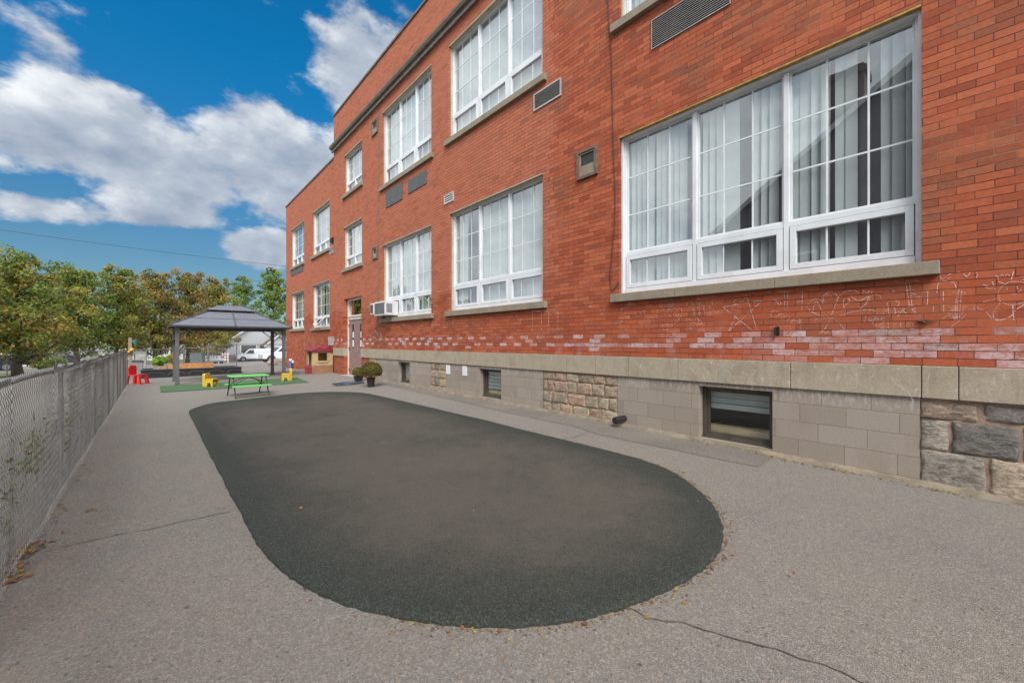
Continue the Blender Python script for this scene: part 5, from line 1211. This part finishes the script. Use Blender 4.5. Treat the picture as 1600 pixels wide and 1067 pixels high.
# green picnic table
tx, ty = Gp(391, 620); ty += .30; tgz = gz(tx, ty)
pt = thing('picnic_table', (tx, ty, tgz), R(4), 'lime green child picnic table with attached benches and black folding legs', 'table')
q = MB(); q.box(-.42, .42, -.24, .24, .50, .535); q.build('tabletop', M['green'], pt, bevel=.012)
for s_ in (-1, 1): q = MB(); q.box(-.42, .42, s_ * .42 - .11, s_ * .42 + .11, .27, .30); q.build('bench', M['green'], pt, bevel=.01)
for sx in (-1, 1):
    for sy in (-1, 1):
        q = MB(); q.tube([(sx * .36, sy * .16, .50), (sx * .36, sy * .30, .27), (sx * .36, sy * .46, 0)], .014, 8); q.build('leg', M['blackm'], pt)
    q = MB(); q.tube([(sx * .36, -.42, .262), (sx * .36, .42, .262)], .012, 8); q.build('bench_support', M['blackm'], pt)
q = MB()
for sx in (-1, 1): q.tube([(sx * .34, -.25, .28), (sx * .26, -.2, .38), (sx * .02, -.12, .485)], .009, 6); q.tube([(sx * .34, .25, .28), (sx * .26, .2, .38), (sx * .02, .12, .485)], .009, 6)
q.build('folding_brace', M['blackm'], pt)
# black sandbox
bx0, bx1, by0, by1 = -.38, 2.95, 21.7, 23.6; sbz = gz(1.2, 22)
sb = thing('sandbox', ((bx0+bx1)/2, (by0+by1)/2, sbz), label='long low black plastic sandbox frame behind the gazebo', cat='sandbox')
def wallbox(name, x0, x1, y0, y1):
    q = MB(); q.box(x0, x1, y0, y1, sbz - .05, sbz + .30); o_ = q.build(name, M['black'], sb, world=True, bevel=.015); return o_
wallbox('side_wall', bx0, bx1, by0, by0 + .12); wallbox('side_wall', bx0, bx1, by1 - .12, by1); wallbox('end_wall', bx0, bx0 + .12, by0 + .121, by1 - .121); wallbox('end_wall', bx1 - .12, bx1, by0 + .121, by1 - .121)
q = MB(); q.box(bx0 - .02, bx1 + .02, by0 - .03, by0 + .13, sbz + .301, sbz + .33)
for k in range(5):
    xa = bx0 + .15 + k * .66; q.tube([(xa, by0 - .012, sbz + .08), (xa + .12, by0 - .012, sbz + .20), (xa + .45, by0 - .012, sbz + .20), (xa + .57, by0 - .012, sbz + .08)], .018, 6)
q.build('rim', M['dgrey'], sb, world=True)
MB().box(bx0 + .12, bx1 - .12, by0 + .12, by1 - .12, sbz, sbz + .10).build('sand', M['concrete'], sb, world=True)
def planter(x0, x1, y0, y1, z0, z1, m, label):
    o = thing('planter_box', ((x0+x1)/2, (y0+y1)/2, z0), label=label, cat='planter')
    q = MB(); t = .04
    for k in range(2): 
        za, zb = lerp(z0, z1, k/2) + .003, lerp(z0, z1, (k+1)/2) - .003
        q.box(x0, x1, y0, y0+t, za, zb); q.box(x0, x1, y1-t, y1, za, zb); q.box(x0, x0+t, y0+t, y1-t, za, zb); q.box(x1-t, x1, y0+t, y1-t, za, zb)
    q.build('boards', m, o, world=True); MB().box(x0+t, x1-t, y0+t, y1-t, z0, z1 - .05).build('soil', M['soil'], o, world=True); return o
planter(.44, 2.0, 22.3, 23.2, sbz + .10, sbz + .50, M['woodp'], 'long orange wooden planter box standing in the black sandbox')
planter(-.02, .42, 22.3, 23.2, sbz + .10, sbz + .44, M['woodg'], 'small weathered wooden planter left of the orange one')
def bush(name, x, y, z, r, h, cols, label, seed, n=500, size=.03, cat='plant', blades=False, stem=True):
    rnd = random.Random(seed); o = thing(name, (x, y, z), label=label, cat=cat); q = MB()
    cents = []
    for i in range(14):
        a = rnd.uniform(0, 6.28); rr = r * math.sqrt(rnd.random()) * .7; cents.append(((x + math.cos(a) * rr, y + math.sin(a) * rr, z + h * rnd.uniform(.25, .85)), r * .4))
    if blades:
        for _ in range(n):
            a = rnd.uniform(0, 6.28); l_ = r * rnd.uniform(.7, 1.2); k = rnd.uniform(.5, 1); u = Vector((math.cos(a), math.sin(a), 0)); v = Vector((-u.y, u.x, 0)) * size * .4
            b0 = Vector((x, y, z)) + u * r * .1; m_ = b0 + u * l_ * .6 + Vector((0, 0, h * k)); e_ = b0 + u * l_ + Vector((0, 0, h * k * .6)); col = rnd.choice(cols)
            q.add([b0 - v, b0 + v, m_ + v, m_ - v, e_], [(0,1,2,3), (3,2,4)], col)
    else: leafcloud(q, cents, n, size, cols, rnd)
    q.build('foliage', M['leaf'], o, world=True, recalc=False)
    if stem:
        q = MB()
        for c, r_ in cents[:6]: q.tube([(x, y, z - .03), (lerp(x, c[0], .5), lerp(y, c[1], .5), z + h * .3), c], [.01, .008, .004], 5)
        q.build('stem', M['bark'], o, world=True)
    return o
LG = [(.18, .36, .03), (.13, .28, .03), (.25, .40, .05)]
bush('leafy_plant', .2, 22.6, sbz + .38, .34, .45, LG, 'bright green leafy plant in the small planter', 21, 500, .05)
bush('leafy_plant', .62, 22.7, sbz + .45, .20, .55, [(.45, .28, .04), (.35, .24, .05), (.5, .3, .03)], 'yellow orange plant in the left end of the orange planter', 22, 300, .04)
# hanging fern
hx, hy, hz2 = GX0 + .06, GY1 - .15, H + .02
fe = thing('hanging_fern', (hx, hy, hz2), label='yellow green fern hanging from the gazebo behind its left post', cat='plant')
rnd = random.Random(31); q = MB()
for _ in range(80):
    a = rnd.uniform(0, 6.28); l_ = rnd.uniform(.25, .52); k = rnd.uniform(.0, .14); u = Vector((math.cos(a), math.sin(a), 0)); v = Vector((-u.y, u.x, 0)); c0 = Vector((hx, hy, hz2)); col = rnd.choice([(.36, .42, .03), (.26, .36, .03), (.42, .42, .04)])
    for i in range(10):
        f_ = i / 10; p = c0 + u * l_ * f_ + Vector((0, 0, k * math.sin(f_ * 3.0) + .03 - .05 * f_)); w_ = .05 * (1 - f_ * .7)
        for s_ in (-1, 1): q.add([p, p + u * .03 + v * s_ * w_ * .4, p + v * s_ * w_, p - u * .012 + v * s_ * w_ * .4], [(0,1,2,3)], col)
q.build('fronds', M['leaf'], fe, world=True, recalc=False)
q = MB(); q.lathe([(.001, -.12), (.09, -.12), (.13, .02), (.14, .03), (.12, .02)], (hx, hy, hz2), 14); q.build('pot', M['black'], fe, world=True)
q = MB()
for a in (0, 2.1, 4.2): q.tube([(hx + .13 * math.cos(a), hy + .13 * math.sin(a), hz2 + .02), (hx, hy, EZ - .13)], .003, 4)
q.build('hanger_wire', M['wire'], fe, world=True)
# bin
bxx, byy = PZ(211.5, 16.6); bgz = gz(bxx, byy)
bn_ = thing('trash_bin', (bxx, byy, bgz), label='tall grey bin with a dark lid at the end of the fence', cat='bin')
q = MB()
for z_a, w1, z_b, w2 in ((0, .19, .62, .25),): q.add([(-w1,-w1,z_a),(w1,-w1,z_a),(w1,w1,z_a),(-w1,w1,z_a),(-w2,-w2,z_b),(w2,-w2,z_b),(w2,w2,z_b),(-w2,w2,z_b)], [(0,3,2,1),(4,5,6,7),(0,1,5,4),(1,2,6,5),(2,3,7,6),(3,0,4,7)])
q.build('body', M['binm'], bn_, bevel=.02)
q = MB(); q.add([(-.27,-.27,.621),(.27,-.27,.621),(.27,.27,.621),(-.27,.27,.621),(-.2,-.2,.70),(.2,-.2,.70),(.2,.2,.70),(-.2,.2,.70)], [(0,3,2,1),(4,5,6,7),(0,1,5,4),(1,2,6,5),(2,3,7,6),(3,0,4,7)]); q.build('lid', M['black'], bn_, bevel=.015)
q = MB(); x, y = PZ(219, 18.6); bz = gz(x, y)
o = thing('storage_tote', (x, y, bz), R(20), 'pale grey upright plastic panel behind the bin', 'panel'); q.prism([(-.2, 0), (.2, 0), (.23, 1.02), (-.23, 1.02)], 1, -.06, .06); q.build('panel', M['binm'], o, bevel=.02); q = MB(); q.box(-.18, .18, -.075, -.06, .1, .9); q.build('inset', M['lgrey'], o)
# wooden post with funnel
x, y = PZ(204.5, 15.2); pz = gz(x, y); po_ = thing('play_post', (x, y, pz), label='wooden post with a teal funnel at the end of the fence', cat='post')
q = MB(); q.box(-.07, .03, -.05, .05, -.05, 1.60); q.build('wood_post', M['woodg'], po_, bevel=.006)
q = MB(); q.lathe([(.015, 1.26), (.02, 1.34), (.10, 1.48), (.105, 1.50), (.095, 1.49), (.015, 1.35)], (.12, -.04, 0), 16); q.build('funnel', M['teal'], po_, smooth=True)
q = MB(); q.lathe([(.001, 1.08), (.06, 1.10), (.075, 1.16), (.03, 1.22), (.001, 1.23)], (.03, -.09, 0), 10); q.lathe([(.001, 1.02), (.05, 1.03), (.06, 1.09), (.001, 1.12)], (-.06, -.09, 0), 10); q.build('wind_chime', M['ochre'], po_, smooth=True)
# flower pots
def mum(px, py, r, hgt, pr, label, cols, seed, n):
    x, y = Gp(px, py); z = gz(x, y); o = thing('potted_mum', (x, y, z), label=label, cat='potted plant'); rnd = random.Random(seed); ph = hgt * .38
    q = MB(); q.lathe([(.001, 0), (pr * .72, 0), (pr * .98, ph * .88), (pr * 1.08, ph * .9), (pr * 1.08, ph), (pr * .95, ph), (pr * .9, ph * .85), (.001, ph * .85)], (0, 0, 0), 20); q.build('pot', M['black'], o, smooth=True, sharp=35)
    q = MB()
    for i in range(n):
        u = Vector((rnd.gauss(0, 1), rnd.gauss(0, 1), rnd.gauss(0, 1))).normalized(); 
        if u.z < -.55: continue
        rr = r * rnd.uniform(.55, 1.0) ** .5; p = Vector((u.x * rr, u.y * rr, ph + (hgt - ph) * .42 + u.z * rr * (hgt - ph) * .62 / r)); s_ = .016 * rnd.uniform(.7, 1.3)
        nn = (u + Vector((rnd.uniform(-.7, .7), rnd.uniform(-.7, .7), rnd.uniform(-.5, .7)))).normalized(); a = nn.orthogonal().normalized(); b_ = nn.cross(a); c = cols[0 if rnd.random() < .5 else rnd.randrange(len(cols))]
        k = rnd.uniform(.7, 1.3); q.add([p + a * s_, p + b_ * s_, p - a * s_, p - b_ * s_], [(0,1,2,3)], tuple(v_ * k for v_ in c))
    q.build('flowers', M['leaf'], o, recalc=False)
    q = MB()
    for i in range(12): a = i * .52; q.tube([(0, 0, ph * .84), (math.cos(a) * r * .5, math.sin(a) * r * .5, ph + (hgt - ph) * .5)], .004, 4)
    q.build('stem', M['bark'], o)
mum(579.5, 604.5, .315, .70, .12, 'large round rust and green chrysanthemum in a black pot', [(.10, .12, .03), (.30, .15, .035), (.16, .15, .035), (.34, .12, .05), (.09, .10, .03)], 41, 5200)
mum(560, 595.5, .19, .44, .15, 'smaller faded chrysanthemum in a black pot behind the large one', [(.17, .15, .04), (.26, .17, .05), (.10, .12, .03)], 42, 1600)
# hose coil
x, y = Gp(545, 600.5); q = MB(); pts = []; rnd = random.Random(9)
for i in range(260):
    a = i * .16; rr = .20 + .26 * i / 260 + .03 * math.sin(i * .11); pts.append((x + rr * math.cos(a), y + rr * .8 * math.sin(a), gz(x, y) + .03 + .014 * (i % 40 > 22) + .006 * math.sin(i * .5)))
q.tube(pts, .013, 6); tag(q.build('garden_hose', M['hose'], smooth=True), 'coiled dark blue garden hose lying on the pavement by the pots', 'hose')
# playhouse
x0, y0 = 4.62, 17.55; pz = gz(4.8, 17.8); ph = thing('playhouse', (4.95, 17.95, pz), label='beige and brown plastic playhouse with a dark red roof beside the school door', cat='playhouse')
q = MB(); X0, X1, Y0, Y1 = 4.72, 5.50, 17.35, 18.2
t = .05
q.box(X0, X1, Y0, Y0 + t, pz + .34, pz + .52); q.box(X0, X0 + .17, Y0, Y0 + t, pz + .52, pz + .9); q.box(X0 + .56, X1, Y0, Y0 + t, pz + .52, pz + .9); q.box(X0 + .17, X0 + .56, Y0, Y0 + t, pz + .84, pz + .9)
q.box(X0, X0 + t, Y0 + t, Y0 + .16, pz + .34, pz + .9); q.box(X0, X0 + t, Y1 - .2, Y1, pz + .34, pz + .9); q.box(X0 + t, X1, Y1 - t, Y1, pz + .34, pz + .9); q.box(X1 - t, X1, Y0 + t, Y1 - t, pz, pz + .9)
q.build('upper_wall', M['beige'], ph, world=True, bevel=.01)
q = MB(); q.box(X0 - .01, X1, Y0 - .01, Y0 + t, pz, pz + .338); q.box(X0, X0 + t, Y1 - .2, Y1, pz, pz + .338); q.box(X0 + t, X1, Y1 - t, Y1, pz, pz + .338); q.build('lower_wall', M['tan'], ph, world=True, bevel=.01)
q = MB(); q.box(X0 + .17, X0 + .56, Y0 - .03, Y0 - .011, pz + .46, pz + .53); q.box(X0 + .55, X0 + .61, Y0 - .02, Y0 - .001, pz + .5, pz + .86); q.box(X0 + .15, X0 + .199, Y0 - .02, Y0 - .001, pz + .5, pz + .86); q.build('window_frame', M['beige'], ph, world=True)
q = MB(); q.box(X0 + .25, X1 - .2, Y1 - .09, Y1 - .055, pz + .2, pz + .85); q.box(X0 + .02, X0 + .08, Y0 + .17, Y0 + .22, pz + .3, pz + .88); q.build('inner_panel', M['ochre'], ph, world=True)
q = MB(); q.prism([(X0 - .08, pz + .90), (X1 + .0, pz + .90), (X1 + .0, pz + 1.0), (lerp(X0, X1, .75), pz + 1.12), (lerp(X0, X1, .5), pz + 1.02), (lerp(X0, X1, .3), pz + 1.10), (X0 - .08, pz + .95)], 1, Y0 - .08, Y1 + .04)
q.build('playhouse_roof', M['sred'], ph, world=True, bevel=.012)
xr, yr = Gp(484, 583.5); tb = thing('toy_box', (xr, yr, gz(xr, yr)), R(-20), 'red plastic toy box in front of the playhouse', 'toy box')
q = MB(); q.box(-.17, .17, -.14, .14, 0, .30); q.build('box', M['sred'], tb, bevel=.02); q = MB(); q.box(-.185, .185, -.155, .155, .301, .335); q.build('lid', M['sred'], tb, bevel=.012)
# stacked white and blue toddler chairs
xr, yr = Gp(464, 576); tc_ = thing('ride_on_toy', (xr, yr, gz(xr, yr)), R(-25), 'white and blue plastic toddler climber by the brick wing wall', 'toy')
for s_ in (-1, 1):
    q = MB(); q.prism([(-.20, 0), (-.10, 0), (-.06, .45), (-.14, .50)], 1, s_ * .02 + .0 - .02, s_ * .02 + .02) if False else q.box(s_ * .30 - .05, s_ * .30 + .05, -.07, .07, 0, .42); q.build('leg', M['blue'], tc_, bevel=.02)
    q = MB(); q.box(s_ * .30 - .06, s_ * .30 + .06, -.08, .08, .421, .52); q.build('cap', M['white'], tc_, bevel=.02)
q = MB(); q.box(-.24, .24, -.04, .04, .30, .44); q.box(-.06, .06, -.06, .06, 0, .30); q.box(-.04, .10, -.05, .05, .441, .85); q.build('frame', M['white'], tc_, bevel=.02)
# boulders, road barrier, tall metal box, crate
def boulder(px, py, r, sx, sz, seed, label, cat='boulder'):
    import bmesh
    rnd = random.Random(seed); x, y = Gp(px, py) if py else PZ(*px); bm = bmesh.new(); bmesh.ops.create_icosphere(bm, subdivisions=3, radius=1)
    ph_ = [rnd.uniform(0, 6) for _ in range(6)]
    for v in bm.verts:
        c = v.co; k = 1 + .12 * math.sin(3 * c.x + ph_[0]) * math.sin(2.7 * c.y + ph_[1]) + .09 * math.sin(5 * c.z + ph_[2] + 3 * c.x) + rnd.uniform(-.02, .02); v.co = Vector((c.x * r * sx * k, c.y * r * k, c.z * r * sz * k))
    me = bpy.data.meshes.new('boulder'); bm.to_mesh(me); bm.free(); me.materials.append(M['rock']); o = bpy.data.objects.new('boulder', me); C.objects.link(o); o.location = (x, y, gz(x, y) + r * sz * .6); return tag(o, label, cat, 'granite boulders')
boulder(432, 570, .34, 1.4, .75, 1, 'left of two pinkish boulders behind the right gazebo posts'); boulder(443, 570, .32, 1.1, .8, 2, 'right of two pinkish boulders behind the right gazebo posts')
x, y = PZ(349, 52); rbz = gz(x, y); rb = thing('road_barrier', (x, y, rbz), R(-30), 'orange and white striped road barrier in front of the bungalow', 'barrier')
q = MB(); q.box(-.55, -.5, -.03, .03, 0, 1.35); q.box(.5, .55, -.03, .03, 0, 1.35); q.build('upright', M['white'], rb)
for z in (.35, .7, 1.05):
    qa = MB(); qb = MB()
    for k in range(8): (qa if k % 2 else qb).box(-.6 + k * .15, -.6 + (k + 1) * .15, -.05, -.03, z, z + .2)
    qa.build('white_stripe', M['white'], rb); qb.build('orange_stripe', M['orange'], rb)
x, y = PZ(309, 27); dz_ = gz(x, y); du = thing('utility_box', (x, y, dz_), R(-20), 'dark teal metal box behind the gate beside the silver car', 'box')
q = MB(); q.box(-.33, .33, -.3, .3, 0, .80); q.build('body', mat('teal_grey_paint', (.07, .10, .10), .6), du, bevel=.03); q = MB(); q.box(-.35, .35, -.32, .32, .801, .85); q.build('lid', M['dgrey'], du)
# low hedge and weeds beside the left fence
rnd = random.Random(77); q = MB()
for _ in range(70):
    y = rnd.uniform(3.2, 15); x = FX - rnd.uniform(.10, .55); g0 = gz(x, y); hh = rnd.uniform(.2, .85) * (1 if rnd.random() < .45 else .4)
    b0 = Vector((x, y, g0)); e_ = b0 + Vector((rnd.uniform(-.12, .12), rnd.uniform(-.2, .2), hh)); q.tube([b0, b0.lerp(e_, .5) + Vector((.02, 0, 0)), e_], [.004, .003, .001], 4, (.16, .12, .05))
    for i in range(14):
        p = b0.lerp(e_, rnd.uniform(.2, 1)); s_ = rnd.uniform(.02, .045); u = Vector((rnd.uniform(-1, 1), rnd.uniform(-1, 1), rnd.uniform(-.3, .8))).normalized(); v = u.orthogonal().normalized()
        q.add([p, p + u * s_ + v * s_ * .4, p + u * s_ * 2, p + u * s_ - v * s_ * .4], [(0,1,2,3)], rnd.choice([(.12, .18, .04), (.16, .20, .05), (.22, .17, .05), (.08, .13, .03)]))
tag(q.build('weeds', M['leaf'], recalc=False), 'thin weeds growing behind the left chain-link fence', 'weeds', kind='stuff')
for (px, z, s, lb) in ((60, 33, .7, 'olive shrub by the dark pickup truck at far left'), (84, 34, .9, 'tall shrub against the white house at far left'), (150, 36, .9, 'dark shrub low behind the long fence'), (268, 40, .8, 'shrub in the distance behind the orange planter')):
    x, y = PZ(px, z); bush('shrub', x, y, gz(x, y), s, s * 1.5, OL + GR, lb, px, 900, .07, 'shrub')
# ------------------------------------------------------------------ fallen leaves and grit
rnd = random.Random(3); q = MB(); LC = [(.30, .12, .03), (.26, .10, .04), (.36, .22, .04), (.22, .11, .06), (.16, .09, .055), (.20, .12, .07), (.34, .28, .06)]
def leaf(x, y, s, off=.004, col=None):
    a = rnd.uniform(0, 6.28); u = Vector((math.cos(a), math.sin(a), rnd.uniform(-.25, .35))) * s; v = Vector((-math.sin(a), math.cos(a), rnd.uniform(-.2, .3))) * s * rnd.uniform(.35, .6); p = Vector((x, y, gz(x, y) + off + s * .18)); c = col or rnd.choice(LC); k = rnd.uniform(.6, 1.15)
    q.add([p - u, p - v * .9 - u * .2, p + u * .4 - v, p + u, p + u * .4 + v, p + v * .9 - u * .2], [(0,1,2,3), (0,3,4,5)], tuple(w_ * k for w_ in c))
edge = [p for p in pad]; ne = len(edge)
for i, p in enumerate(edge):
    nx_ = (edge[(i+1) % ne] - edge[i-1]); nrm = Vector((nx_.y, -nx_.x)).normalized()
    if (p + nrm * .1 - cen).length < (p - cen).length: nrm = -nrm
    ln = (edge[(i+1) % ne] - p).length; pyv = (p - Vector((0, 0))).length
    dens_ = 110 if (p.y < 3.6 and p.x > .9) else 8 if p.y < 5 else 1
    kk = ln * dens_; kk = int(kk) + (rnd.random() < kk % 1)
    for _ in range(kk):
        r_ = rnd.expovariate(1 / .028) + .006; c = p + nrm * r_ + nx_ * rnd.uniform(-.5, .5); leaf(c.x, c.y, rnd.uniform(.004, .012) if rnd.random() < .95 else rnd.uniform(.016, .024))
for _ in range(900):
    y = rnd.uniform(-.8, 13.2); x = D - .075 - rnd.expovariate(1 / .03)
    if math.sin(y * 2.1) + math.sin(y * 5.3 + 1) > rnd.uniform(-.4, 1.6): leaf(x, y, rnd.uniform(.006, .02))
for _ in range(260):
    y = rnd.uniform(3.0, 16); x = FX + .03 + rnd.expovariate(1 / .06)
    if math.sin(y * 3) + math.sin(y * 1.3) > rnd.uniform(-.2, 1.5): leaf(x, y, rnd.uniform(.008, .025))
for _ in range(70): leaf(rnd.uniform(-.4, 5), rnd.uniform(.9, 12), rnd.uniform(.006, .016), .006)
for px, py in ((1000,1052),(795,1010),(875,870),(410,885),(740,805),(470,800),(585,700),(430,730),(650,725),(1090,790),(690,690),(1240,905),(240,700),(790,1040)):
    x, y = Gp(px, py); leaf(x, y, rnd.uniform(.010, .018), .036)
for px, py in ((40, 862), (28, 872), (52, 858), (12, 895), (20, 905), (60, 850)):
    x, y = Gp(px, py)
    for _ in range(14): leaf(x + rnd.gauss(0, .03), y + rnd.gauss(0, .05), rnd.uniform(.015, .03))
tag(q.build('fallen_leaves', M['flat'], recalc=False), 'scattered orange and yellow fallen leaves along the pad edge and wall foot', 'leaves', kind='stuff')
rnd = random.Random(4); q = MB()
for _ in range(160):
    y = rnd.choice((1.5, 1.65, 2.4, .9, .2, 7.4, 8.6, 9.8)) + rnd.gauss(0, .12); x = D - .07 - abs(rnd.gauss(0, .02)); g0 = gz(x, y)
    for _ in range(3):
        e_ = Vector((x + rnd.uniform(-.04, .01), y + rnd.uniform(-.04, .04), g0 + rnd.uniform(.01, .045))); q.add([(x, y - .002, g0), (x, y + .002, g0), tuple(e_)], [(0,1,2)], rnd.choice([(.42, .25, .06), (.35, .30, .07), (.20, .22, .05)]))
tag(q.build('grass_tufts', M['flat'], recalc=False), 'dry grass tufts sprouting along the foot of the school wall', 'grass', kind='stuff')
# ------------------------------------------------------------------ overhead wires
def overhead(p0, p1, label, sag, r=.02):
    a = Vector(p0); b = Vector(p1); q = MB(); q.tube([a.lerp(b, i / 24) - Vector((0, 0, sag * 4 * (i / 24) * (1 - i / 24))) for i in range(25)], r, 5); tag(q.build('overhead_wire', M['wire']), label, 'wire')
def at3(px, py, z): x, y = PZ(px, z); return (x, y, H + (HZ - py) * z / F)
overhead(at3(-200, 330, 30), at3(520, 424, 44), 'upper thin black wire crossing the sky above the trees', .25, .016)
overhead(at3(-200, 418, 40), at3(520, 441, 50), 'lower thin black wire partly hidden by the tree tops', .2, .014)
